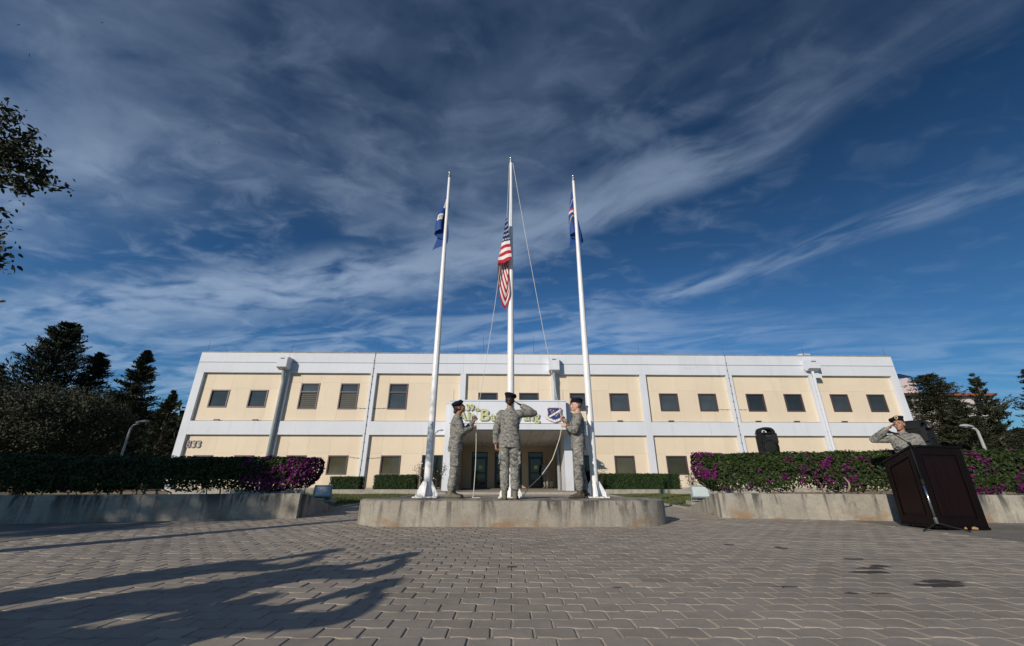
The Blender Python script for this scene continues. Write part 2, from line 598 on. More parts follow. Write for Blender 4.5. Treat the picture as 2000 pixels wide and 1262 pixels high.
def camo_fn(n, b):
    p = coords(n)
    o = n.new('ShaderNodeObjectInfo').outputs['Random']
    x, y, z = n.sep(p)
    q = n.xyz(n.m('ADD', n.m('MULTIPLY', x, 9), n.m('MULTIPLY', o, 30)), n.m('MULTIPLY', y, 9), n.m('MULTIPLY', n.m('ADD', z, n.m('MULTIPLY', x, 0.35)), 26))
    a = n.noise(q, 1.0, 2.5, 0.6, 0.6)
    c2 = n.noise(n.xyz(n.m('MULTIPLY', x, 14), n.m('ADD', n.m('MULTIPLY', y, 14), 8.0), n.m('MULTIPLY', z, 40)), 1.0, 2, 0.5, 0.8)
    c = n.ramp(a, [(0.0, (0.095, 0.102, 0.106)), (0.42, (0.290, 0.270, 0.238)), (0.51, (0.185, 0.188, 0.176)), (0.60, (0.36, 0.335, 0.292))], 'CONSTANT')
    c = n.mix(n.m('MULTIPLY', n.sstep(c2, 0.56, 0.60), 0.6), c, (0.125, 0.135, 0.142))
    w = n.noise(p, 180, 3)
    k = n.lin(w, 0.3, 0.7, 0.9, 1.1)
    n.l.new(n.mix(1.0, c, n.xyz(k, k, k), 'MULTIPLY'), b.inputs['Base Color'])
    b.inputs['Roughness'].default_value = 0.9
    b.inputs['Specular IOR Level'].default_value = 0.15
    fold = n.noise(n.xyz(n.m('MULTIPLY', x, 12), n.m('MULTIPLY', y, 12), n.m('MULTIPLY', n.m('ADD', z, n.m('MULTIPLY', x, 0.8)), 22)), 1.0, 4, 0.5, 1.2)
    bump(n, b, fold, 0.6, 0.02)


def pane_mat(name, c, rough=0.04):
    def fn(n, b):
        p = coords(n)
        rr = n.new('ShaderNodeObjectInfo').outputs['Random']
        k = n.m('MULTIPLY', n.lin(n.noise(p, 1.3, 4), 0.3, 0.7, 0.75, 1.25), n.lin(rr, 0, 1, 0.5, 1.5))
        n.l.new(n.mix(1.0, c, n.xyz(k, k, k), 'MULTIPLY'), b.inputs['Base Color'])
        b.inputs['Roughness'].default_value = rough
        b.inputs['Specular IOR Level'].default_value = 0.5
        b.inputs['IOR'].default_value = 1.5
        bump(n, b, n.noise(p, 2.2, 2), 0.05, 0.01)
    return mat(name, fn)


def wood_fn(c0, c1):
    def fn(n, b):
        p = coords(n)
        x, y, z = n.sep(p)
        g = n.noise(n.xyz(n.m('MULTIPLY', x, 26), n.m('MULTIPLY', y, 26), n.m('MULTIPLY', z, 1.6)), 1.0, 6, 0.6, 0.7)
        n.l.new(n.ramp(g, [(0.3, c0), (0.7, c1)]), b.inputs['Base Color'])
        b.inputs['Roughness'].default_value = 0.4
        b.inputs['Specular IOR Level'].default_value = 0.25
    return fn


M = {}
M['paver'] = mat('concrete_paver', paver_fn)
M['sand'] = plain('joint_sand', (0.36, 0.31, 0.25), 0.95, 0.25, 20, bmp=0.4, bscale=200)
M['slab'] = concrete('road_concrete', (0.25, 0.235, 0.21), (0.15, 0.14, 0.13), 0.35)
M['conc'] = concrete('planter_concrete', (0.40, 0.37, 0.315), (0.075, 0.075, 0.07), 1.0, 0.8, 0.42)
M['plinth'] = concrete('plinth_concrete', (0.37, 0.34, 0.29), (0.085, 0.08, 0.07), 1.0, 0.75, 0.36)
M['kerb'] = concrete('kerb_concrete', (0.44, 0.405, 0.355), (0.2, 0.185, 0.165), 0.5, 0.0, 0.2)
M['soil'] = plain('dry_soil', (0.17, 0.125, 0.085), 0.95, 0.3, 9, bmp=0.5, bscale=50)
M['lawn'] = plain('lawn_soil', (0.085, 0.095, 0.035), 0.95, 0.35, 3, bmp=0.4, bscale=60)
M['earth'] = plain('earth', (0.14, 0.12, 0.085), 0.95, 0.3, 0.2)
M['white'] = facade_mat('white_render', (0.67, 0.70, 0.765), 0.09, patch=True)
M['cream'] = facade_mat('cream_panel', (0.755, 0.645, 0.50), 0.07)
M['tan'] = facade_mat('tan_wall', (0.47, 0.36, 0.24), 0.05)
M['soffit'] = facade_mat('soffit_panel', (0.55, 0.53, 0.48), 0.03)
M['darkstep'] = plain('brown_step_tile', (0.12, 0.085, 0.06), 0.5)
M['frame'] = plain('brown_window_frame', (0.085, 0.055, 0.058), 0.45)
M['black_frame'] = plain('dark_door_frame', (0.018, 0.014, 0.014), 0.4)
M['pane_up'] = pane_mat('window_glass_blue', (0.046, 0.056, 0.062))
M['pane_low'] = pane_mat('window_glass_olive', (0.075, 0.070, 0.044), 0.08)
M['pane_door'] = pane_mat('door_glass', (0.010, 0.011, 0.012))
M['blind'] = plain('window_blind', (0.085, 0.083, 0.062), 0.7)
M['pipe'] = plain('grey_downpipe', (0.26, 0.30, 0.31), 0.45, 0.15)
M['cable'] = plain('dark_cable', (0.09, 0.085, 0.09), 0.6)
M['pole'] = plain('white_pole_paint', (0.83, 0.83, 0.84), 0.28, 0.04)
M['rustpaint'] = mat('chipped_white_paint', lambda n, b: (n.l.new(n.mix(n.sstep(n.noise(coords(n), 22, 5, 0.65), 0.52, 0.58), (0.78, 0.77, 0.76), (0.25, 0.09, 0.05)), b.inputs['Base Color']), b.inputs['Roughness'].__setattr__('default_value', 0.6)) and None)
M['alu'] = plain('brushed_aluminium', (0.55, 0.56, 0.57), 0.3, 0.05, metal=0.9)
M['rope'] = plain('white_rope', (0.66, 0.62, 0.53), 0.85, 0.15, 60)
M['letter'] = plain('olive_letter', (0.50, 0.50, 0.26), 0.55, 0.05)
M['letter_side'] = M['letter']
M['emb_white'] = plain('emblem_white', (0.78, 0.74, 0.70), 0.5, 0.03)
M['emb_red'] = plain('emblem_rim', (0.50, 0.22, 0.17), 0.5)
M['emb_blue'] = plain('emblem_blue', (0.015, 0.04, 0.19), 0.45)
M['emb_gold'] = plain('emblem_gold', (0.72, 0.52, 0.24), 0.5)
M['ink'] = plain('dark_lettering', (0.03, 0.03, 0.05), 0.5)
M['numeral'] = plain('grey_numeral', (0.24, 0.21, 0.22), 0.5)
M['hedge'] = foliage('bougainvillea_leaf', (0.009, 0.018, 0.006), (0.042, 0.068, 0.018), (0.13, 0.14, 0.05))
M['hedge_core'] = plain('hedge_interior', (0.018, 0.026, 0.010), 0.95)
M['bloom'] = foliage('magenta_bract', (0.065, 0.004, 0.05), (0.16, 0.013, 0.125), (0.30, 0.045, 0.24), 0.6, 3.0)
M['box'] = foliage('clipped_box_leaf', (0.012, 0.028, 0.009), (0.040, 0.078, 0.022), (0.10, 0.14, 0.05))
M['conifer'] = foliage('conifer_needle', (0.006, 0.010, 0.006), (0.022, 0.032, 0.016), None, 0.7, 0.6)
M['cedar'] = foliage('cypress_needle', (0.012, 0.017, 0.009), (0.040, 0.046, 0.021), None, 0.7, 0.5)
M['olive'] = foliage('olive_leaf', (0.020, 0.024, 0.013), (0.066, 0.070, 0.042), None, 0.7, 0.7)
M['broad'] = foliage('dark_broad_leaf', (0.006, 0.010, 0.004), (0.020, 0.030, 0.010), None, 0.75)
M['grass'] = foliage('grass_blade', (0.045, 0.062, 0.016), (0.13, 0.15, 0.045), (0.24, 0.20, 0.09), 0.8, 2.0)
M['bark'] = plain('grey_bark', (0.13, 0.105, 0.08), 0.9, 0.3, 12, bmp=0.5)
M['twig'] = plain('pale_twig', (0.27, 0.22, 0.16), 0.9, 0.2, 12)
M['camo'] = mat('camouflage_cloth', camo_fn)
M['skin_fair'] = plain('fair_skin', (0.56, 0.33, 0.24), 0.55, 0.06, 20)
M['skin_mid'] = plain('tanned_skin', (0.40, 0.215, 0.14), 0.55, 0.06, 20)
M['skin_dark'] = plain('brown_skin', (0.27, 0.135, 0.085), 0.55, 0.06, 20)
M['beret'] = plain('navy_wool', (0.010, 0.011, 0.022), 0.95, 0.2, 30, spec=0.15, bmp=0.3, bscale=120)
M['hair_brown'] = plain('dark_brown_hair', (0.025, 0.014, 0.009), 0.6)
M['hair_sandy'] = plain('clipped_sandy_hair', (0.20, 0.125, 0.07), 0.8)
M['boot_sage'] = plain('sage_suede_boot', (0.165, 0.155, 0.105), 0.85, 0.15)
M['boot_brown'] = plain('brown_boot', (0.075, 0.05, 0.03), 0.6, 0.15)
M['eye'] = plain('dark_eye', (0.02, 0.015, 0.012), 0.2)
M['dark_cloth'] = plain('dark_cloth', (0.03, 0.032, 0.04), 0.9)
M['blackplastic'] = plain('black_plastic', (0.014, 0.015, 0.017), 0.7, 0.1, spec=0.2, bmp=0.15, bscale=300)
M['grille'] = plain('speaker_grille', (0.016, 0.017, 0.018), 0.75, 0.1, spec=0.2)
M['lamp_grey'] = plain('lamp_grey', (0.36, 0.38, 0.38), 0.45)
M['lens'] = plain('flood_glass', (0.48, 0.56, 0.58), 0.12, 0.05)
M['housing'] = plain('flood_housing', (0.24, 0.29, 0.32), 0.45)
M['wood'] = mat('mahogany', wood_fn((0.003, 0.0012, 0.001), (0.007, 0.002, 0.0018)))
M['woodpanel'] = mat('mahogany_panel', wood_fn((0.005, 0.0013, 0.0012), (0.011, 0.0027, 0.0022)))
M['chip'] = plain('bare_wood', (0.42, 0.25, 0.11), 0.8)
M['steel'] = plain('chrome', (0.5, 0.5, 0.52), 0.2, 0.05, metal=1.0)
M['pink'] = facade_mat('pale_pink_render', (0.62, 0.52, 0.52), 0.08)
M['farwhite'] = facade_mat('pale_render', (0.60, 0.56, 0.54), 0.08)
M['tile'] = plain('red_roof_tile', (0.30, 0.085, 0.06), 0.8, 0.2, 3)
M['solar'] = plain('solar_panel', (0.02, 0.03, 0.05), 0.15)
M['paper'] = plain('yellow_notice', (0.66, 0.60, 0.16), 0.7)
M['darkmetal'] = plain('dark_metal_strip', (0.015, 0.015, 0.018), 0.4)
M['bird'] = plain('bird_feather', (0.02, 0.02, 0.022), 0.8)

# ------------------------------------------------------------------ ground
def struct(o):
    return tag(o, kind='structure')


def stadium(a, r, cy, n=14, bow=0.0):
    pts = []
    for i in range(9):
        t = -1 + 2 * i / 8
        pts.append((a * t, cy - r - bow * (1 - t * t)))
    for i in range(1, n):
        th = -PI / 2 + PI * i / n
        pts.append((a + r * math.cos(th), cy + r * math.sin(th)))
    for i in range(9):
        t = 1 - 2 * i / 8
        pts.append((a * t, cy + r))
    for i in range(1, n):
        th = PI / 2 + PI * i / n
        pts.append((-a + r * math.cos(th), cy + r * math.sin(th)))
    return pts


g = MB()
N_ = 48
g.add([(900 * math.cos(2 * PI * i / N_), 900 * math.sin(2 * PI * i / N_), -0.07) for i in range(N_)], [tuple(range(N_))])
struct(g.build('ground', M['earth']))

PX = 5.76            # half width of the paved plaza
WX = 4.22            # half width of the walk to the door
Y1 = 8.3
plaza = struct(MB().box(-PX, PX, -6, Y1, -0.05, -0.0055).box(-WX, WX, Y1, 20.55, -0.05, -0.0055).build('plaza', M['sand']))
for sgn in (-1, 1):
    a, b = sorted((sgn * (PX + 0.012), sgn * 32))
    struct(MB().box(a, b, -14, 8.6, -0.06, 0.001).build('road', M['slab']))
    a, b = sorted((sgn * (WX + 0.12), sgn * 40))
    struct(MB().box(a, b, 8.62, 20.38, -0.06, 0.012).build('lawn', M['lawn']))

# --- interlocking pavers
PL, PW, GAP = 0.198, 0.128, 0.0058
WA = 0.0095


def wave(u):
    k = [(0, 0), (.08, 1), (.40, 1), (.60, -1), (.92, -1), (1, 0)]
    for (a, b), (c, d) in zip(k, k[1:]):
        if a <= u <= c: return b + (d - b) * (u - a) / (c - a)
    return 0


def paver_rings():
    us = [0, .08, .40, .60, .92, 1]
    low = [(u, WA * wave(u)) for u in us]
    top = [(u, PW - WA * wave(u)) for u in us][::-1]
    rs = []
    for ins, z in ((GAP / 2 + 0.003, 0.0), (GAP / 2, -0.003), (GAP / 2, -0.02)):
        r = []
        for i, (u, y) in enumerate(low + top):
            x = min(max(u * PL, ins), PL - ins)
            yy = y + (ins * 0.75 if i < 6 else -ins * 0.75)
            r.append((x - PL / 2, yy - PW / 2, z))
        rs.append(r)
    return rs


rs_ = paver_rings()
k_ = len(rs_[0])
pv = np.array([p for r in rs_ for p in r])
pf = [tuple(range(k_))] + [(a * k_ + i, (a + 1) * k_ + i, (a + 1) * k_ + (i + 1) % k_, a * k_ + (i + 1) % k_) for a in range(2) for i in range(k_)]
pav_var = []
jr = np.random.default_rng(12)
for q_ in range(8):
    j = jr.normal(0, .0011, (k_, 2))
    w = np.abs(jr.normal(0, .0016, k_)) + (jr.random(k_) < .07) * .006
    v = pv.copy()
    for r_ in range(3):
        v[r_ * k_:(r_ + 1) * k_, :2] += j
    v[:k_, :2] *= (1 - w / .09)[:, None]
    v[k_:2 * k_, 2] -= w * .5
    pav_var.append(v)
pav_mes = []
for v in pav_var:
    me_ = bpy.data.meshes.new('paver')
    me_.from_pydata([tuple(q) for q in v], [], pf)
    me_.materials.append(M['paver'])
    pav_mes.append(me_)
pst = [(1.77, 0.80, 7.42)]


def in_plinth(x, y):
    dx = max(abs(x) - 1.77, 0)
    return math.hypot(dx, y - 7.42) < 0.78


spots = []
row = 0
y = 1.34
while y < 20.5:
    hw = PX if y < Y1 - 0.07 else WX
    off = 0.0 if row % 2 == 0 else PL / 2
    nx = int(hw / PL) + 1
    for i in range(-nx, nx + 1):
        x = i * PL + off + PL / 2
        if abs(x) + PL / 2 > hw: continue
        if in_plinth(x, y): continue
        spots.append((x, y))
    y += PW
    row += 1
big, rest = [], []
for x, y in spots:
    px, py = project(Vector((x, y, 0)))
    (big if (-20 < px < 2020 and py < 1275) else rest).append((y * CP - (0 - EYE) * 0 + abs(x) * 0.0, x, y))
big.sort()
rest += big[300:]
for d_, x, y in big[:300]:
    o = link_mesh('paver', rnd.choice(pav_mes), plaza)
    o.location = (x + rnd.uniform(-.0012, .0012), y + rnd.uniform(-.001, .001), rnd.uniform(-.002, .001))
    o.rotation_euler = (rnd.gauss(0, .008), rnd.gauss(0, .006), rnd.gauss(0, .006))
Vs_, Fs_ = [], []
npv = len(pv)
nr = np.random.default_rng(3)
P_ = np.array([(x, y, 0) for _, x, y in rest])
P_ += nr.uniform(-1, 1, P_.shape) * np.array([.0012, .001, .0015])
tilt = nr.normal(0, .007, (len(P_), 2))
V_ = np.array(pav_var)[nr.integers(0, 8, len(P_))] + P_[:, None]
V_[:, :, 2] += pv[None, :, 0] * tilt[:, :1] + pv[None, :, 1] * tilt[:, 1:]
me = bpy.data.meshes.new('paver_field')
fa = [tuple(i + k * npv for i in q) for k in range(len(P_)) for q in pf]
me.from_pydata(V_.reshape(-1, 3).tolist(), [], fa)
me.materials.append(M['paver'])
tag(link_mesh('paver_field', me, plaza), kind='stuff')

# ------------------------------------------------------------------ the round-ended plinth the flags stand on
PZ = 0.355
plinth = thing('plinth', 'low round-ended concrete plinth with dark stains under the three flagpoles', 'plinth', (0, 7.4, 0))
o = MB()
o.prism(stadium(1.77, 0.78, 7.42, bow=0.03), lambda a, b: (a, b - 7.4, -0.03), lambda a, b: (a * 0.997, (b - 7.42) * 0.994 + 0.02, PZ - 0.012))
o.prism(stadium(1.76, 0.775, 7.42, bow=0.03), lambda a, b: (a * 0.996, (b - 7.42) * 0.992 + 0.02, PZ - 0.0115), lambda a, b: (a * 0.991, (b - 7.42) * 0.977 + 0.02, PZ))
o.build('slab', M['plinth'], plinth, smooth=R(40))

# ------------------------------------------------------------------ planters left and right
def planter(sgn, label):
    t = thing('planter', label, 'planter', (sgn * 6.4, 7.5, 0))
    pts = [(3.87, 8.12), (5.0, 7.83), (6.4, 7.5), (8.3, 7.12), (11, 6.45), (16, 5.1)]
    if sgn < 0: pts = [(3.90, 7.98), (5.0, 7.74), (6.4, 7.36), (8.0, 6.98), (11, 6.3), (16, 5.0)]
    hz, th = 0.415, 0.2
    fr = [Vector((x, y, 0)) for x, y in pts]
    bk = []
    for i, p in enumerate(fr):
        d = (fr[min(i + 1, len(fr) - 1)] - fr[max(i - 1, 0)]).normalized()
        nrm = Vector((-d.y, d.x, 0))
        bk.append(p + nrm * th)
    L = lambda p, z: (sgn * p.x - sgn * 6.4, p.y - 7.5, z)
    m = MB()
    m.rings([[L(f, -0.03), L(f, hz - .012), L(f + (b - f) * .06, hz), L(b, hz), L(b, -0.03)] for f, b in zip(fr, bk)])
    m.build('front_wall', M['conc'], t, smooth=R(30))
    # return wall falling away to the lawn
    a, b = Vector((3.885, bk[0].y + 0.004, 0)), Vector((4.14, 10.35, 0))
    m = MB()
    w = Vector((0.17, 0.0, 0))
    m.rings([[L(a, -.03), L(a, hz - .01), L(a + w, hz - .01), L(a + w, -.03)], [L(b, -.03), L(b, 0.03), L(b + w, 0.03), L(b + w, -.03)]])
    m.build('return_wall', M['conc'], t)
    m = MB()
    so = [L(q, 0.30) for q in bk]
    so2 = [L(q + Vector((0.15, 1.9, 0)), 0.16) for q in bk]
    k = len(so)
    m.add(so + so2, [(i, i + 1, k + i + 1, k + i) for i in range(k - 1)])
    tag(m.build('soil', M['soil'], t), kind='stuff')
    return t


planter(-1, 'shaded long concrete planter wall in front of the dark left hedge')
planter(1, 'sunlit streaked concrete planter wall in front of the flowering right hedge, behind the lectern')

# kerb strips along the walk
for sgn in (-1, 1):
    a, b = sorted((sgn * (WX + 0.005), sgn * (WX + 0.115)))
    k = MB()
    for i in range(10):
        y0 = 10.4 + i * 1.0
        k.box(a, b, y0 + 0.004, y0 + 0.996, -0.05, 0.03)
    tag(k.build('kerb', M['kerb'], bevel=0.006), 'pale kerb edging the %s side of the paved walk behind the plinth' % ('left' if sgn < 0 else 'right'), 'kerb')

# ------------------------------------------------------------------ the two-storey building
TH = R(1.3)
BY = 24.0
bld = thing('office_building', 'long two-storey cream and white building with recessed panels and an entrance canopy', 'building', (0, BY, 0), TH)
CT, ST = math.cos(TH), math.sin(TH)


def fac(px, py, off=0.0):
    """photo point -> (u, z) on the facade-parallel plane standing off metres proud of the facade"""
    d = ray(px, py)
    t = (BY - off / CT) * CT / (-d.x * ST + d.y * CT)
    r = d * t
    return r.x * CT + (r.y - BY) * ST, r.z + EYE


def bw(u, v, z):
    return Vector((u * CT - v * ST, BY + u * ST + v * CT, z))


def bpart(mb, name, m, parent=None, **k):
    return mb.build(name, m, parent or bld, **k)


PIL = [(-19.14, -18.68), (-13.95, -13.55), (-8.63, -8.27), (-3.16, -2.82), (2.42, 2.80), (7.91, 8.29), (13.32, 13.70), (18.60, 19.00), (23.86, 24.26)]
ZT, ZG, ZP, ZB, ZA, Z0 = 7.96, 7.335, 6.70, 3.82, 3.05, 0.10
UL, UR = PIL[0][0], PIL[-1][1]
RC = 0.19
m = MB()
m.box(UL + .004, -3.2, RC + .08, 14, -.05, ZP).box(3.0, UR - .004, RC + .08, 14, -.05, ZP)
m.box(-3.2, 3.0, RC + .08, 14, 3.22, ZP).box(-3.2, 3.0, 2.62, 14, -.05, 3.22)
m.box(UL + .004, UR - .004, RC + .08, 14, ZP, ZT - .12)
bpart(m, 'wall', M['cream'])
# plinth course, pilasters, bands
for i, (a, b) in enumerate(PIL):
    if 3 <= i <= 4:
        bpart(MB().box(a, b, 0, RC + .1, ZA, ZP), 'pilaster', M['white'], bevel=.008)
    else:
        bpart(MB().box(a, b, 0, RC + .1, Z0 - .1, ZP), 'pilaster', M['white'], bevel=.008)
for (a, b), (c, d) in zip(PIL, PIL[1:]):
    bpart(MB().box(b, c, 0.003, RC + .1, ZA, ZB), 'band', M['white'], bevel=.006)
    if b < -3 or b > 2.5:
        bpart(MB().box(b, c, RC - .03, RC + .1, Z0 - .1, 0.22), 'base_course', M['kerb'])
for i in range(8):
    a = UL if i == 0 else (PIL[i][0] + PIL[i][1]) / 2
    b = UR if i == 7 else (PIL[i + 1][0] + PIL[i + 1][1]) / 2
    bpart(MB().box(a + .003, b - .003, -.004, RC + .12, ZP, ZG - .012), 'parapet_panel', M['white'], bevel=.006)
    bpart(MB().box(a + .003, b - .003, -.010, RC + .12, ZG + .012, ZT), 'parapet_panel', M['white'], bevel=.006)
    bpart(MB().box(a + .003, b - .003, -.035, RC + .16, ZT, ZT + .05), 'coping', M['kerb'], bevel=.006)
bpart(MB().box(UL + .01, UR - .01, .02, RC + .1, ZG - .012, ZG + .012), 'groove', M['cable'])
bpart(MB().box(UL + .2, UR - .2, RC + .2, 13.8, ZT - .12, ZT - .05), 'roof', M['slab'])

S_ = (1.12, 1.06)
UPW = [[(-17.95, -16.85), (-15.67, -14.58)], [(-12.71, -11.59), (-10.35, -9.23)], [(-7.42, -6.29)], [(-2.04, -0.87), (0.43, 1.61)],
       [(3.50, 4.67), (5.92, 7.08)], [(8.97, 10.11), (11.37, 12.48)], [(14.33, 15.44), (16.69, 17.81)], [(19.58, 20.70), (21.88, 23.0)]]
LOW = [[(-17.97, -16.87), (-15.68, -14.57)], [(-12.77, -11.65), (-10.42, -9.29)], [(-7.45, -6.32), (-5.12, -3.95)], [],
       [(3.60, 4.60), (5.89, 7.05)], [(8.89, 10.09), (11.25, 12.45)], [(14.33, 15.44), (16.69, 17.81)], [(19.58, 20.70), (21.88, 23.0)]]


def window(a, b, z0, z1, pm, transom=None, blind=None, fm=None):
    k = 1.006
    a, b = a * k, b * k
    w, h = b - a, z1 - z0
    t = 0.075
    f = MB()
    v0, v1 = RC - .035, RC + .07
    f.box(0, t, v0, v1, 0, h).box(w - t, w, v0, v1, 0, h).box(t, w - t, v0, v1, 0, t).box(t, w - t, v0, v1, h - t, h)
    hs = [(t, h - t)]
    if transom:
        zt = h * transom
        f.box(t, w - t, v0 + .01, v1, zt - .04, zt + .04)
        hs = [(t, zt - .04), (zt + .04, h - t)]
    wo = f.build('window', fm or M['frame'], bld, bevel=.006)
    wo.location = (a, 0, z0)
    for p0, p1 in hs:
        q = MB().box(-(w - 2 * t) / 2, (w - 2 * t) / 2, -.006, .006, -(p1 - p0) / 2, (p1 - p0) / 2)
        po = q.build('pane', pm, wo)
        po.location = (w / 2, RC + .045, (p0 + p1) / 2)
        po.rotation_euler = (rnd.gauss(0, .006), 0, rnd.gauss(0, .006))
    if blind:
        bl = MB()
        n = 7
        for i in range(n):
            zz = t + .04 + (h * transom - .12 - t) * i / n
            bl.box(t + .02, w - t - .02, RC + .030, RC + .036, zz, zz + (h * transom - .12) / n * .62)
        bl.build('blind', M['blind'], wo)
    return wo


def panels(ul, ur, wins, z0, z1, zj, z_of):
    xs = [ul]
    for a, b in wins: xs += [a * 1.006, b * 1.006]
    xs.append(ur)
    cols = []
    for i in range(len(xs) - 1):
        a, b = xs[i], xs[i + 1]
        win = i % 2 == 1
        if not win and b - a > 1.7:
            k = 2 if b - a < 3.2 else 3
            cols += [(a + (b - a) * q / k, a + (b - a) * (q + 1) / k, None) for q in range(k)]
        else:
            cols.append((a, b, i // 2 if win else None))
    g = .0022
    for a, b, wi in cols:
        if wi is None:
            sp = [(z0, zj), (zj, z1)]
        else:
            lo, hi = z_of[wi]
            sp = [(z0, lo)] if lo - z0 > .05 else []
            sp += [(hi, z1)]
        for p, q in sp:
            vj = rnd.uniform(-.002, .002)
            bpart(MB().box(a + g, b - g, RC + vj, RC + .07, p + g, q - g), 'panel', M['cream'])


for i in range(8):
    ul, ur = PIL[i][1], PIL[i + 1][0]
    tall = i in (1, 2)
    zu = (4.54, 6.10) if tall else (4.49, 5.57)
    if not tall and i == 0: zu = (4.62, 5.68)
    panels(ul, ur, UPW[i], ZB, ZP, 5.74 if not tall else 6.14, [zu] * len(UPW[i]))
    for j, (a, b) in enumerate(UPW[i]):
        window(a, b, *zu, M['pane_up'], 0.66 if tall else None, i == 1)
    if i != 3:
        zl = [(0.90, 1.93)] * 2
        if i == 2: zl = [(0.90, 1.93), (0.12, 1.95)]
        if i == 4: zl = [(0.12, 1.95), (0.90, 1.93)]
        panels(ul, ur, LOW[i], Z0 + .12, ZA, 2.04, zl)
        for (a, b), (p, q) in zip(LOW[i], zl):
            dr = q - p > 1.3
            window(a, b, p, q, M['pane_door'] if dr else M['pane_low'], fm=M['black_frame'] if dr else None)
    else:
        pass

# --- roof drains with their boxes and downpipes
def drain(px0, px1, py0, py1, off, pm, rad, topz=None):
    u0, zt = fac(px0, py0, off)
    u1, _ = fac(px1, py0, off)
    _, zb = fac((px0 + px1) / 2, py1, off)
    d = off
    m = MB()
    w = u1 - u0
    m.prism([(0, zt), (0, zb + .1), (-d * .35, zb - .12), (-d - 0.0, zb - .1 + .1), (-d, zt - .12), (-d * .7, zt)],
            lambda a, b: (u0, a, b), lambda a, b: (u1, a, b))
    bx = bpart(m, 'drain_box', M['white'], bevel=.01)
    uc = (u0 + u1) / 2
    MB().box(u0 + w * .3, u1 - w * .3, -d - .004, -d + .02, zt - .19, zt - .13).build('slot', M['cable'], bx)
    p = MB()
    p.tube([(uc, -d * .35, zb - .05), (uc + .02, -.2, zb - .45), (uc + .06, -rad - .02, zb - .75), (uc + .06, -rad - .02, Z0)], rad, 14)
    po = bpart(p, 'downpipe', pm, smooth=R(40))
    for z in (zb - 1.6, 4.6, 3.3, 1.6):
        MB().tube([(uc + .06, -rad - .02, z), (uc + .06, -rad - .02, z + .07)], rad + .012, 14).build('pipe_collar', pm, po, smooth=R(40))
    return bx


drain(543.5, 563, 695, 716, .62, M['pipe'], .105)
drain(1072, 1092, 697, 722, .50, M['pipe'], .085)
drain(1576, 1599, 701, 719, .50, M['white'], .085)
u, z = fac(1600, 735, .3)
bpart(MB().prism([(-.3, 0), (-.3, .2), (0, .42), (0, .05)], lambda a, b: (u - .2, a, z + b - .1), lambda a, b: (u + .18, a, z + b - .1)), 'wall_lamp', M['white'], bevel=.01)

# --- lightning protection: rods, the tape on the coping, conductors with clips
for px in (399, 566, 735, 893, 944, 1043, 1069, 1250, 1416, 1574, 1733):
    u, _ = fac(px, 690)
    tall = 1.25 if px in (944, 1043) else 0.75
    m = MB().tube([(u, .2, ZT + .04), (u + rnd.uniform(-.04, .04), .2, ZT + .05 + tall)], [.013, .007], 6).box(u - .05, u + .05, .15, .25, ZT + .05, ZT + .09)
    bpart(m, 'lightning_rod', M['cable'])
tp = MB()
k = 120
pts = [(UL + (UR - UL) * i / k, .0 + .05, ZT + .066 + rnd.uniform(0, .008)) for i in range(k + 1)]
tp.tube(pts, .011, 5)
for i in range(0, k, 3):
    u = UL + (UR - UL) * i / k
    tp.box(u - .02, u + .02, .02, .08, ZT + .05, ZT + .085)
bpart(tp, 'roof_conductor', M['cable'])


def conductor(u, ztop, zbot):
    m = MB()
    n = 16
    pts = [(u + rnd.uniform(-.012, .012), -.022, ztop + (zbot - ztop) * i / n) for i in range(n + 1)]
    m.tube(pts, .012, 5)
    for p in pts: m.box(p[0] - .025, p[0] + .025, -.035, .0, p[2] - .03, p[2] + .03)
    bpart(m, 'down_conductor', M['cable'])


conductor(-8.50, ZT, 0.2)
conductor(13.48, ZT, 0.2)


def link(pts, v=RC - .015):
    m = MB()
    q = []
    for (a, za), (b, zb) in zip(pts, pts[1:]):
        for i in range(8):
            t = i / 8
            q.append((a + (b - a) * t, v, za + (zb - za) * t - .02 * math.sin(PI * t)))
    q.append((pts[-1][0], v, pts[-1][1]))
    m.tube(q, .010, 5)
    for i in range(0, len(q), 3): m.box(q[i][0] - .022, q[i][0] + .022, v - .014, v + .02, q[i][2] - .02, q[i][2] + .02)
    bpart(m, 'cable_link', M['cable'])


link([(-9.25, 4.62), (-8.66, 4.60)])
link([(-8.24, 4.60), (-7.47, 4.62)])
link([(-9.25, 1.84), (-8.66, 1.78)])
link([(-8.24, 1.78), (-7.47, 1.82)])
link([(12.5, 4.62), (13.30, 4.60)])
link([(13.72, 4.62), (14.35, 4.6)])
for i in range(8):
    ul, ur = PIL[i][1], PIL[i + 1][0]
    n = 14
    q = [(ul + (ur - ul) * k / n, RC - .06, ZB + .022 + rnd.uniform(0, .02)) for k in range(n + 1)]
    bpart(MB().tube(q, .012, 5), 'ledge_cable', M['cable'])
for px, py in ((423, 815), (498, 817), (1212, 823), (1312, 823), (1482, 820), (1557, 820), (1650, 819)):
    u, _ = fac(px, py, 0)
    m = MB().box(u - .15, u + .15, .01, .12, ZB, ZB + .10).box(u - .13, u + .13, .0, .01, ZB + .02, ZB + .085)
    bpart(m, 'ledge_light', M['frame'])
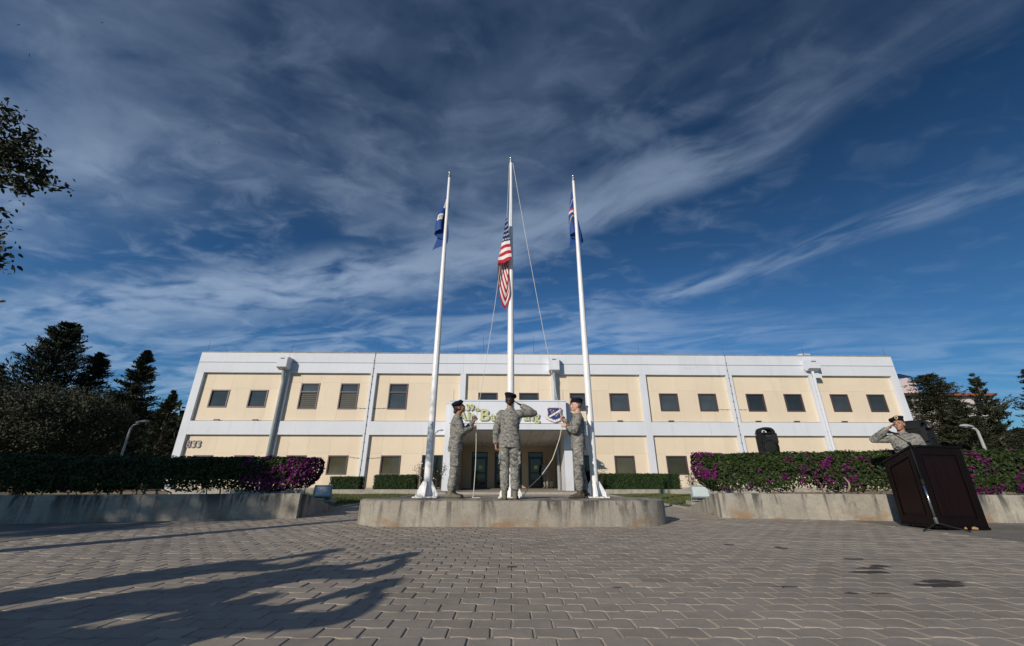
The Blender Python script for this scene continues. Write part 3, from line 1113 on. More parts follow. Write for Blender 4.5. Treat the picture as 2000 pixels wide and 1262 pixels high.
# ------ entrance canopy, pylons, soffit, recessed doors
u0 = fac(880, 833, 3.4)[0]
u1 = fac(1107, 833, 3.4)[0]
VF, VD = -3.4, 2.5
ZC0, ZC1, ZC2 = 2.985, 2.62, 3.27
m = MB().prism([(VF, ZC0), (VF, ZC2), (-.01, ZC2), (-.01, ZC1 + (ZC0 - ZC1) * .42 + .02)][::-1], lambda a, b: (u0, a, b), lambda a, b: (u1, a, b))
bpart(m, 'canopy', M['white'], bevel=.012)
sl_ = lambda v: ZC0 + (ZC1 - ZC0) * (v - VF) / (VD - VF)
nu, nv = 9, 5
for i in range(nu):
    for j in range(nv):
        a = -3.12 + 6.06 * i / nu + .008
        b = -3.12 + 6.06 * (i + 1) / nu - .008
        c = VF + .10 + (VD - VF - .12) * j / nv + .008
        d = VF + .10 + (VD - VF - .12) * (j + 1) / nv - .008
        m = MB()
        vs = [(x, y, sl_(y) - .012 + dz) for dz in (-.03, 0) for y in (c, d) for x in (a, b)]
        m.add(vs, [(0, 2, 3, 1), (4, 5, 7, 6), (0, 1, 5, 4), (1, 3, 7, 5), (3, 2, 6, 7), (2, 0, 4, 6)])
        so = bpart(m, 'soffit_panel', M['soffit'])
        if (i, j) in ((2, 1), (6, 1), (6, 3), (2, 3), (4, 2)):
            MB().lathe([(.11, -.034), (.11, -.05), (.07, -.052)], ((a + b) / 2, (c + d) / 2, sl_((c + d) / 2)), 12).build('downlight', M['lamp_grey'], so)
bpart(MB().box(-3.18, 2.98, -.0, VD, sl_(0) + .09, 3.2), 'ceiling_void', M['soffit'])
for pa, pb in ((862, 878), (1106, 1122)):
    a, b = fac(pa, 958, 1.6)[0], fac(pb, 958, 1.6)[0]
    zt = fac((pa + pb) / 2, 788.5, 1.6)[1]
    bpart(MB().box(a, b, -1.6, -.012, 0.0, zt), 'pylon', M['white'], bevel=.012)
    bpart(MB().box(a - .02, b + .02, -1.63, -.015, zt, zt + .045), 'pylon_cap', M['white'], bevel=.008)
for px, off in ((886, 1.0), (1100, 1.0)):
    u, z = fac(px, 782, off)
    bpart(MB().tube([(u, -off, z - .1), (u, -off, z + .62)], [.012, .007], 6), 'lightning_rod', M['cable'])
# porch floor and step
bpart(MB().box(-4.1, 4.0, -3.9, VD, -.04, 0.10), 'porch_floor', M['kerb'], bevel=.01)
bpart(MB().box(-3.18, 2.98, 1.2, VD - .004, .10, .155), 'door_step', M['darkstep'])
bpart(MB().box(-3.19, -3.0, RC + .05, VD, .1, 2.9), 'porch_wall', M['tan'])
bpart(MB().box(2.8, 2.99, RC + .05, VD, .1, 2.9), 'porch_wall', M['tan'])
dd = [(921, 952), (966, 1019), (1032, 1061)]
edges = [-3.0]
for a, b in dd: edges += [fac(a, 918, -VD)[0], fac(b, 918, -VD)[0]]
edges.append(2.8)
ZDT = 2.27
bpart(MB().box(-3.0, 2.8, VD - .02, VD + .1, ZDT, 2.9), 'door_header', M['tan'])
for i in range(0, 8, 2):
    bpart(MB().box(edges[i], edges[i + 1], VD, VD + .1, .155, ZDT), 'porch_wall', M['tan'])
for i, (a, b) in enumerate(zip(edges[1:-1:2], edges[2:-1:2])):
    nleaf = 2 if b - a > 1.3 else 1
    f = MB()
    f.box(a, a + .06, VD - .01, VD + .1, .155, ZDT).box(b - .06, b, VD - .01, VD + .1, .155, ZDT).box(a + .06, b - .06, VD - .01, VD + .1, ZDT - .07, ZDT)
    f.box(a + .06, b - .06, VD, VD + .1, 1.93, 1.98)
    d = bpart(f, 'door', M['black_frame'])
    MB().box(a + .06, b - .06, VD + .04, VD + .05, 1.98, ZDT - .07).build('transom_light', M['pane_door'], d)
    for q in range(nleaf):
        la = a + .065 + (b - a - .13) * q / nleaf
        lb = a + .065 + (b - a - .13) * (q + 1) / nleaf
        e = MB().box(la, la + .08, VD + .01, VD + .06, .16, 1.93).box(lb - .08, lb, VD + .01, VD + .06, .16, 1.93)
        e.box(la + .08, lb - .08, VD + .01, VD + .06, .16, .36).box(la + .08, lb - .08, VD + .01, VD + .06, 1.85, 1.93).box(la + .08, lb - .08, VD + .01, VD + .06, .98, 1.06)
        e.box(lb - .07, lb - .04, VD - .05, VD + .01, .9, 1.3)
        e.build('door_leaf', M['black_frame'], d)
        MB().box(la + .08, lb - .08, VD + .035, VD + .045, .36, 1.85).build('glass', M['pane_door'], d)
    if i != 1:
        un, zn = fac(939 if i == 0 else 1046.5, 913, -VD)
        MB().box(un - .11, un + .11, VD + .025, VD + .03, zn - .10, zn + .11).build('notice', M['paper'], d)

# --- sign board with letters
SV = -2.0
su0, sz1 = fac(880.5, 781, 2.0)
su1, sz0 = fac(1107, 828, 2.0)
so_ = bw((su0 + su1) / 2, SV, sz0)
sign = thing('entrance_sign', 'white sign board over the entrance with raised olive lettering 39th Air Base Wing', 'sign', so_, TH)
SC = (su0 + su1) / 2
L_ = lambda u: u - SC
MB().box(su0 - SC, su1 - SC, 0, .35, -.12, sz1 - sz0 - .07).build('board', M['white'], sign, bevel=.008)
MB().box(su0 - SC - .03, su1 - SC + .03, -.04, .40, sz1 - sz0 - .07, sz1 - sz0).build('board_cap', M['white'], sign, bevel=.008)
MB().box(su0 - SC, su1 - SC, -.02, .0, -.02, .02).build('trim', M['frame'], sign)


def glyph(ch, h, bold=0.0, depth=.03, serif=False):
    """mesh of one character, baseline at 0, height h in the xz plane, front towards -y"""
    cu = bpy.data.curves.new('letter', 'FONT')
    cu.body = ch
    cu.size = h / 0.70
    cu.offset = bold
    cu.extrude = depth
    cu.resolution_u = 4
    ob = bpy.data.objects.new('tmp', cu)
    COL.objects.link(ob)
    bpy.context.view_layer.update()
    me = bpy.data.meshes.new_from_object(ob.evaluated_get(bpy.context.evaluated_depsgraph_get()))
    bpy.data.objects.remove(ob)
    bpy.data.curves.remove(cu)
    me.transform(Matrix.Rotation(PI / 2, 4, 'X'))
    return me


def letter(ch, uc, zb, h, w, m, parent, bold=.02, depth=.03, y=-.085, name='letter', serif=True):
    me = glyph(ch, h, bold, depth)
    co = np.array([v.co for v in me.vertices])
    x0, x1 = co[:, 0].min(), co[:, 0].max()
    k = w / (x1 - x0)
    for v in me.vertices: v.co.x = (v.co.x - (x0 + x1) / 2) * k
    if serif and ch in 'AirnBWhm':
        bm = bmesh.new()
        bm.from_mesh(me)
        zs = [0] if ch not in 'W' else [h * .93]
        xs = {'A': (-.38, .38), 'i': (0,), 'r': (-.28,), 'n': (-.33, .33), 'B': (-.36,), 'W': (-.44, .44), 'h': (-.33, .33)}[ch]
        for xx in xs:
            for z_ in zs:
                hw = w * (.62 if ch == 'i' else .20)
                vs = [bm.verts.new((w * xx + sx * hw, yy, z_ + zz)) for zz in (0, h * .09) for yy in (-depth * 1.02, depth * .98) for sx in (-1, 1)]
                for q in ((0, 2, 3, 1), (4, 5, 7, 6), (0, 1, 5, 4), (1, 3, 7, 5), (3, 2, 6, 7), (2, 0, 4, 6)):
                    bm.faces.new([vs[i] for i in q])
        bm.to_mesh(me)
        bm.free()
    me.name = name
    me.materials.clear()
    me.materials.append(m)
    return link_mesh(name, me, parent, (uc, y, zb))


def sign_px(px, py):
    u, z = fac(px, py, 2.07)
    return u - SC, z - sz0


def word(chars, py_base, hpx):
    for ch, pa, pb, *rest in chars:
        uc, zb = sign_px((pa + pb) / 2, py_base)
        ua, _ = sign_px(pa, py_base)
        ub, _ = sign_px(pb, py_base)
        _, zt = sign_px(pa, py_base - hpx)
        letter(ch, uc, zb, zt - zb, ub - ua, M['letter'], sign, bold=rest[0] if rest else .018)


word([('3', 909.5, 917), ('9', 917.5, 925.5)], 801.5, 12)
word([('t', 927, 930.5, .006), ('h', 931, 936, .006)], 802.5, 7)
word([('A', 895, 911), ('i', 912.5, 917.5), ('r', 918.5, 927)], 820.5, 17)
word([('B', 938.5, 956)], 821, 22)
word([('a', 958, 967), ('s', 968, 976), ('e', 977, 986)], 821, 17)
word([('W', 996, 1021)], 821, 21)
word([('i', 1023, 1029), ('n', 1030, 1042), ('g', 1043.5, 1054)], 821, 17)

# --- wing emblem, a shield with a scroll
eu, ez = fac(1083.5, 811, 2.1)
em = thing('shield_emblem', 'blue shield emblem with a white diagonal and scroll on the right of the sign board', 'emblem', bw(eu, -2.09, ez), TH)
sc = 28.0 / 200 * .22   # unit -> metres
E_W = (fac(1099, 811, 2.1)[0] - fac(1068, 811, 2.1)[0]) / 2
E_H = (fac(1083, 793, 2.1)[1] - fac(1083, 821, 2.1)[1]) / 2


def flat(poly, y0, y1, m, name, parent=None, bevel=0):
    return MB().prism(poly, lambda a, b: (a * E_W, y0, b * E_H), lambda a, b: (a * E_W, y1, b * E_H)).build(name, m, parent or em, bevel=bevel)


shield = [(-.72, .98), (.68, .98), (.86, .80), (.80, .5), (.80, .1), (.86, -.18), (.55, -.42), (.0, -.62), (-.55, -.42), (-.86, -.18), (-.80, .1), (-.80, .5), (-.86, .80)]
flat([(a * 1.10, b * 1.08 + .0) for a, b in shield], -.012, .05, M['emb_red'], 'rim')
flat(shield, -.022, -.012, M['emb_blue'], 'shield')
flat([(-.78, -.16), (-.62, -.32), (.80, .62), (.74, .84)], -.028, -.022, M['emb_white'], 'diagonal')
scr = [(-1.12, -.10), (-.86, -.22), (-.5, -.46), (0, -.66), (.5, -.46), (.86, -.22), (1.12, -.10), (1.14, -.42), (.75, -.68), (.3, -.86), (0, -1.0), (-.3, -.86), (-.75, -.68), (-1.14, -.42)]
flat([(a * 1.03, b * 1.03) for a, b in scr], -.020, .03, M['emb_red'], 'scroll_rim')
scroll = flat(scr, -.034, -.020, M['emb_white'], 'scroll')
txt = '39TH AIR BASE WING'
for i, ch in enumerate(txt):
    if ch == ' ': continue
    t = -1 + 2 * i / (len(txt) - 1)
    x = t * .90
    zc_ = -.72 + .36 * abs(t) - .02
    lo = letter(ch, x * E_W, (zc_ - .06) * E_H, .15 * E_H, .072 * E_W, M['ink'], scroll, bold=0, depth=.002, y=-.037, name='letter', serif=False)
    lo.rotation_euler = (0, math.atan2(-.36 * math.copysign(1, t) * E_H, .9 * E_W), 0)
for a, b, r in ((-.52, .70, .13), (-.14, .62, .13), (-.36, .38, .12), (.12, .28, .12), (.34, .12, .13), (.55, .34, .12), (.18, -.10, .12), (-.06, .02, .10)):
    flat([(a + r * (1 if i % 2 == 0 else .42) * math.sin(PI * i / 5), b + r * (1 if i % 2 == 0 else .42) * math.cos(PI * i / 5)) for i in range(10)],
         -.032, -.0285, M['emb_gold'], 'star')

# --- building number
nu_, nz_ = fac(376, 868, -RC + .02)
num = thing('building_number', 'grey metal number 833 on the left end of the cream wall', 'number sign', bw(nu_, RC - .02, nz_ - .18), TH)
for i, ch in enumerate('833'):
    ua = fac(365.5 + i * 9.6, 868, -RC)[0]
    ub = fac(374.0 + i * 9.6, 868, -RC)[0]
    letter(ch, (ua + ub) / 2 - nu_, 0, .40, ub - ua, M['numeral'], num, bold=.008, depth=.02, y=-.02, name='digit', serif=False)

# --- roof unit
u, _ = fac(1583, 692)
ac = thing('roof_unit', 'white air conditioner showing above the parapet at the right', 'air conditioner', bw(u, 0.62, ZT - .05), TH)
MB().box(-.36, .36, -.16, .16, 0, .36).build('casing', M['white'], ac, bevel=.015)
for i in range(6):
    MB().box(-.18, .32, -.175, -.162, .07 + i * .043, .09 + i * .043).build('louvre', M['pipe'], ac)

# --- bed kerbs and clipped hedges in front of the wall
def bed_kerb(x0, x1, y0, y1, lab):
    t = thing('bed_kerb', lab, 'low wall', ((x0 + x1) / 2, (y0 + y1) / 2, 0))
    n = max(2, int(abs(x1 - x0) / 2.4))
    cx, cy = (x0 + x1) / 2, (y0 + y1) / 2
    for i in range(n):
        a, b = x0 + (x1 - x0) * i / n, x0 + (x1 - x0) * (i + 1) / n
        ya, yb = y0 + (y1 - y0) * i / n, y0 + (y1 - y0) * (i + 1) / n
        m = MB()
        m.rings([[(a + .004 - cx, ya - cy, -.05), (a + .004 - cx, ya - cy, .21), (a + .004 - cx, ya - cy + .14, .21), (a + .004 - cx, ya - cy + .14, -.05)],
                 [(b - .004 - cx, yb - cy, -.05), (b - .004 - cx, yb - cy, .21), (b - .004 - cx, yb - cy + .14, .21), (b - .004 - cx, yb - cy + .14, -.05)]])
        m.build('kerb_block', M['kerb'], t, bevel=.006)


bed_kerb(4.36, 16, 20.45, 20.7, 'low concrete bed wall along the foot of the building, right of the entrance walk')
bed_kerb(-16, -4.36, 20.15, 20.45, 'low concrete bed wall along the foot of the building, left of the entrance walk')
for sgn in (-1, 1):
    a, b = sorted((sgn * 4.2, sgn * 24))
    struct(MB().box(a, b, 20.62, 23.9, -.06, .09).build('planting_bed', M['soil']))

# ------------------------------------------------------------------ flagpoles
def flagpole(x, y, h, r0, r1, label):
    t = thing('flagpole', label, 'flagpole', (x, y, PZ), 0, 'white flagpoles on the plinth')
    hh = h - PZ
    MB().box(-.215, .215, -.19, .19, 0.0, .022).build('base_plate', M['rustpaint'], t, bevel=.004)
    MB().tube([(0, 0, .02), (0, 0, hh * .35), (0, 0, hh * .62), (0, 0, hh * .86), (0, 0, hh - .13)], [r0, r0 * .93, r0 * .72, r1 * 1.15, r1], 20).build('shaft', M['pole'], t, smooth=R(60))
    for k in range(4):
        a = PI / 2 * k
        d = Vector((math.cos(a), math.sin(a), 0))
        w = Vector((-math.sin(a), math.cos(a), 0)) * .008
        prof = [(r0 * .9, .022), (.195, .022), (.195, .075), (r0 + .012, .275), (r0 * .9, .275)]
        MB().prism(prof, lambda p, q: d * p + Vector((0, 0, q)) - w, lambda p, q: d * p + Vector((0, 0, q)) + w).build('gusset', M['pole'], t, bevel=.002)
    for sx in (-1, 1):
        for sy in (-1, 1):
            MB().lathe([(.020, .022), (.020, .045), (.011, .046), (.011, .10)], (sx * .155, sy * .145, 0), 8).build('anchor_bolt', M['pole'], t, smooth=R(40))
    MB().tube([(0, 0, hh - .14), (0, 0, hh - .10)], [r1 + .012, r1 + .012], 14).build('collar', M['alu'], t, smooth=R(40))
    MB().lathe([(r1 * .95, hh - .10), (r1 * .95, hh - .055), (.018, hh - .05), (.018, hh - .03)], n=12).build('truck', M['alu'], t, smooth=R(40))
    MB().ell((0, 0, hh), (.040, .040, .038), n=14).build('ball_finial', M['alu'], t, smooth=PI)
    # tie-off cleat
    MB().box(-.006, .006, -r0 - .03, -r0 + .01, 1.25, 1.27).box(-.006, .006, -r0 - .035, -r0 - .02, 1.19, 1.33).build('cleat', M['alu'], t)
    return t


PLX, PCX, PRX = -1.52, -0.025, 1.485
flagpole(PLX, 7.72, 7.62, .069, .030, 'white flagpole on the left of the plinth, blue flag with white label behind it')
flagpole(PCX, 7.66, 8.02, .072, .032, 'tallest white flagpole in the middle, with the striped flag half way up it')
flagpole(PRX, 7.72, 7.52, .069, .030, 'white flagpole on the right of the plinth, blue flag with gold curves behind')


def rope(label, pts, rad, n=5, sub=10, sag=0.0):
    pts = [Vector(p) for p in pts]
    q = []
    for a, b in zip(pts, pts[1:]):
        for i in range(sub):
            t = i / sub
            p = a.lerp(b, t)
            p.z -= sag * 4 * t * (1 - t)
            q.append(p)
    q.append(pts[-1])
    c = q[0].copy()
    m = MB().tube([p - c for p in q], rad, n)
    o = m.build('halyard_rope', M['rope'], smooth=PI, loc=c)
    return tag(o, label, 'rope')


# ------------------------------------------------------------------ flags
def cloth(name, nu, nv, fn, m, parent=None, loc=(0, 0, 0)):
    V = np.array([fn(i / nu, j / nv) for j in range(nv + 1) for i in range(nu + 1)])
    F = np.array([(j * (nu + 1) + i, j * (nu + 1) + i + 1, (j + 1) * (nu + 1) + i + 1, (j + 1) * (nu + 1) + i) for j in range(nv) for i in range(nu)])
    o = arr_mesh(name, V, F, m, parent, loc)
    uvl = o.data.uv_layers.new(name='UVMap')
    vi = np.empty(len(o.data.loops), dtype=np.int32)
    o.data.loops.foreach_get('vertex_index', vi)
    uv = np.stack([(vi % (nu + 1)) / nu, (vi // (nu + 1)) / nv], axis=1).astype(np.float32)
    uvl.data.foreach_set('uv', uv.ravel())
    for p in o.data.polygons: p.use_smooth = True
    return o


def tri(x):
    x = x % 2.0
    return x if x <= 1 else 2 - x


def softfold(x):
    return .5 - .5 * math.cos(PI * x)


def usflag_fn(n, b):
    u, v, _ = n.sep(coords(n, 'UV'))
    s = n.m('MODULO', n.m('FLOOR', n.m('MULTIPLY', v, 13)), 2.0)
    c = n.mix(s, (0.42, 0.022, 0.045), (0.74, 0.71, 0.69))
    can = n.m('MULTIPLY', n.m('LESS_THAN', u, 0.40), n.m('LESS_THAN', v, 7 / 13))
    ru = n.m('MULTIPLY', u, 6 / 0.40)
    rv = n.m('MULTIPLY', v, 5 / (7 / 13))
    du = n.m('SUBTRACT', n.m('FRACT', ru), 0.5)
    dv = n.m('SUBTRACT', n.m('FRACT', rv), 0.5)
    d = n.m('SQRT', n.m('ADD', n.m('MULTIPLY', du, du), n.m('MULTIPLY', dv, dv)))
    st = n.m('LESS_THAN', d, 0.20)
    cc = n.mix(st, (0.012, 0.022, 0.085), (0.72, 0.72, 0.74))
    c = n.mix(can, c, cc)
    n.l.new(c, b.inputs['Base Color'])
    b.inputs['Roughness'].default_value = 0.75
    b.inputs['Specular IOR Level'].default_value = 0.2


def blueflag(left):
    def fn(n, b):
        u, v, _ = n.sep(coords(n, 'UV'))
        q = n.m('ADD', v, n.m('MULTIPLY', u, -0.10))
        c = (0.012, 0.058, 0.235)
        w = lambda a, t: n.m('MULTIPLY', n.m('GREATER_THAN', a, t[0]), n.m('LESS_THAN', a, t[1]))
        col = n.mix(0.0, c, c)
        nz = n.noise(coords(n, 'UV'), 9, 3)
        if left:
            qq = n.m('ADD', v, n.m('MULTIPLY', n.m('SUBTRACT', nz, .5), .10))
            cream = n.m('MULTIPLY', w(qq, (.16, .42)), w(u, (0.03, .13)))
            col = n.mix(cream, col, (0.62, 0.56, 0.44))
            lab = n.m('MULTIPLY', w(v, (.58, .74)), w(u, (.015, .235)))
            col = n.mix(lab, col, (0.62, 0.56, 0.40))
            lab2 = n.m('MULTIPLY', w(v, (.605, .715)), w(u, (.03, .22)))
            col = n.mix(lab2, col, (0.70, 0.70, 0.68))
            inkc = n.m('MULTIPLY', n.m('MULTIPLY', w(v, (.62, .70)), w(u, (.04, .20))), n.m('GREATER_THAN', n.m('SINE', n.m('MULTIPLY', u, 130)), 0.1))
            col = n.mix(inkc, col, (0.02, 0.03, 0.12))
        else:
            for a0, t0, cc in ((.20, .035, (0.60, 0.36, 0.10)), (.60, .035, (0.62, 0.38, 0.08))):
                k = n.m('ADD', v, n.m('MULTIPLY', n.m('POWER', n.m('SUBTRACT', u, .10), 2.0), -6.0))
                col = n.mix(n.m('MULTIPLY', w(k, (a0, a0 + t0)), n.m('LESS_THAN', u, .45)), col, cc)
            col = n.mix(n.m('MULTIPLY', w(q, (.415, .465)), n.m('LESS_THAN', u, .5)), col, (0.42, 0.03, 0.12))
            col = n.mix(n.m('MULTIPLY', w(q, (.465, .52)), n.m('LESS_THAN', u, .5)), col, (0.66, 0.62, 0.60))
            col = n.mix(n.m('MULTIPLY', w(v, (.47, .56)), w(u, (.0, .10))), col, (0.60, 0.38, 0.10))
            col = n.mix(n.m('MULTIPLY', w(v, (.72, .80)), w(u, (.0, .05))), col, (0.55, 0.36, 0.16))
        n.l.new(col, b.inputs['Base Color'])
        b.inputs['Roughness'].default_value = 0.6
        b.inputs['Specular IOR Level'].default_value = 0.25
    return fn


M['usflag'] = mat('striped_flag_cloth', usflag_fn)
M['flagL'] = mat('blue_flag_cloth_label', blueflag(True))
M['flagR'] = mat('blue_flag_cloth_gold', blueflag(False))


def usf(u, v):
    hoist, nf = 1.08, 3.0
    f = u * nf
    k = softfold(tri(f))
    xl = -.035 - .135 * v ** .8 + .02 * math.sin(5 * v)
    xr = .012 + .105 * v ** 1.1
    t = max(f - 1, 0) / 2
    if f < 1:
        x = xr + (xl - xr) * k
        g = 0.0
    else:
        x2 = xr * .25 + .015
        s = softfold(min(max((t - .25) / .75, 0), 1))
        x = xl + .035 * softfold(min(t / .5, 1)) + (x2 - xl - .02) * s
        g = 1.0 * (1 - (1 - min(t / .62, 1)) ** 1.6) - .42 * max(t - .62, 0) / .38
    if f < 1: yy = -.10 + .10 * k * (1 - .4 * v) + .020 * math.sin(8 * k * v + 3 * v)
    else: yy = -.03 * v + .10 * softfold(min(t * 3, 1)) + .022 * math.sin(13 * u + 4 * v) * min(t * 4, 1)
    z = -hoist * v - g - .07 * (k if f < 1 else 1) * v
    x += .015 * g + .010 * math.sin(7 * g + 2 * v) * min(g * 4, 1)
    return (x, yy, z)


A = at_y(990, 430, 7.50)
fo = cloth('national_flag', 150, 60, usf, M['usflag'], None, A)
tag(fo, 'red and white striped flag with starry blue canton hanging limp at the middle pole', 'flag')


def bluef(wtop, wbot, hoist, drop, nf, sway, shift):
    def fn(u, v):
        f = u * nf
        k = softfold(tri(f))
        w = wtop + (wbot - wtop) * v ** .8
        x = -w * k + .02 * math.sin(6 * v + 4 * u) + shift * v
        if f > 1: x += .07 * (1 - k) * (1 + v)
        yy = .04 * f + .02 * math.sin(f * 2 + 5 * v) - .03 * math.sin(PI * min(f, 1))
        z = -hoist * v - drop * max(u - .12, 0) ** 1.2
        x += sway * (hoist * v + drop * u)
        return (x, yy, z)
    return fn


A = at_y(874, 376, 7.90)
fo = cloth('unit_flag', 110, 50, bluef(.06, .19, 1.08, .62, 3.0, -.02, -.05), M['flagL'], None, A)
tag(fo, 'blue flag with white label and cream patch hanging behind the left pole', 'flag')
A = at_y(1117, 372, 7.90)
fo = cloth('unit_flag', 110, 50, bluef(.04, .17, 1.22, .40, 3.0, .01, .03), M['flagR'], None, A)
tag(fo, 'blue flag with gold curves and a red and white band hanging behind the right pole', 'flag')


# ------------------------------------------------------------------ people
def solid(mb, voxel, smooth=4, name='mesh', wr=0.0, seed=0, ratio=None):
    """fuse the pieces of mb into one continuous skin"""
    me = mb.mesh('raw')
    bm = bmesh.new()
    bm.from_mesh(me)
    bmesh.ops.recalc_face_normals(bm, faces=bm.faces)
    bm.to_mesh(me)
    bm.free()
    ob = bpy.data.objects.new('tmp', me)
    COL.objects.link(ob)
    md = ob.modifiers.new('r', 'REMESH')
    md.mode = 'VOXEL'
    md.voxel_size = voxel
    md.use_smooth_shade = True
    if smooth:
        s = ob.modifiers.new('s', 'SMOOTH')
        s.factor = 0.5
        s.iterations = smooth
    bpy.context.view_layer.update()
    out = bpy.data.meshes.new_from_object(ob.evaluated_get(bpy.context.evaluated_depsgraph_get()))
    bpy.data.objects.remove(ob)
    bpy.data.meshes.remove(me)
    if wr:
        co = np.empty(len(out.vertices) * 3, dtype=np.float32)
        out.vertices.foreach_get('co', co)
        no = np.empty(len(out.vertices) * 3, dtype=np.float32)
        out.vertices.foreach_get('normal', no)
        co = co.reshape(-1, 3)
        no = no.reshape(-1, 3)
        d = np.array([noise.noise(Vector((x * 9 + seed, y * 9, (z + x * .7) * 20))) + .6 * noise.noise(Vector((x * 20, y * 20 + seed, (z - x * .9) * 34))) for x, y, z in co.tolist()])
        co += no * (np.clip(d, -.9, .9) * wr)[:, None]
        out.vertices.foreach_set('co', co.ravel())
        out.update()
    out.name = name
    for p in out.polygons: p.use_smooth = True
    return out


def hand(mb, wrist, d, nrm, side, curl=(0.25, 0.3, 0.3), thumb=0.5, s=1.0):
    """palm, four fingers and a thumb; nrm = direction the palm faces; side=+1 right hand"""
    d = Vector(d).normalized()
    nrm = Vector(nrm)
    nrm = (nrm - d * nrm.dot(d)).normalized()
    w = d.cross(nrm) * side          # towards the thumb
    P = Vector(wrist)
    pal = []
    for t, hw, th in ((-.01, .024, .019), (.02, .030, .017), (.055, .040, .016), (.088, .041, .0135)):
        pal.append([P + d * t * s + w * (hw * math.cos(2 * PI * k / 10)) * s + nrm * (th * math.sin(2 * PI * k / 10)) * s for k in range(10)])
    mb.rings(pal)
    for i, (off, ln) in enumerate(((.030, .070), (.010, .079), (-.011, .073), (-.031, .058))):
        a = 0
        p = P + (d * (.084 - .006 * abs(i - 1)) + w * off) * s
        pts = [p - d * .02 * s]
        for c, fr in zip(curl, (.45, .31, .24)):
            a += c
            p = p + (d * math.cos(a) + nrm * math.sin(a)) * ln * fr * s
            pts.append(p)
        mb.tube(pts, [.0085 * s, .0085 * s, .0075 * s, .0065 * s], 8, True)
    tb = P + (d * .022 + w * .030) * s
    td = (d * .75 + w * (.75 - thumb * .7) + nrm * thumb).normalized()
    td2 = (d * .95 + nrm * thumb * .6 - w * .1 * thumb).normalized()
    mb.tube([tb - td * .015 * s, tb + td * .038 * s, tb + td * .038 * s + td2 * .030 * s], [.0125 * s, .0105 * s, .008 * s], 8, True)


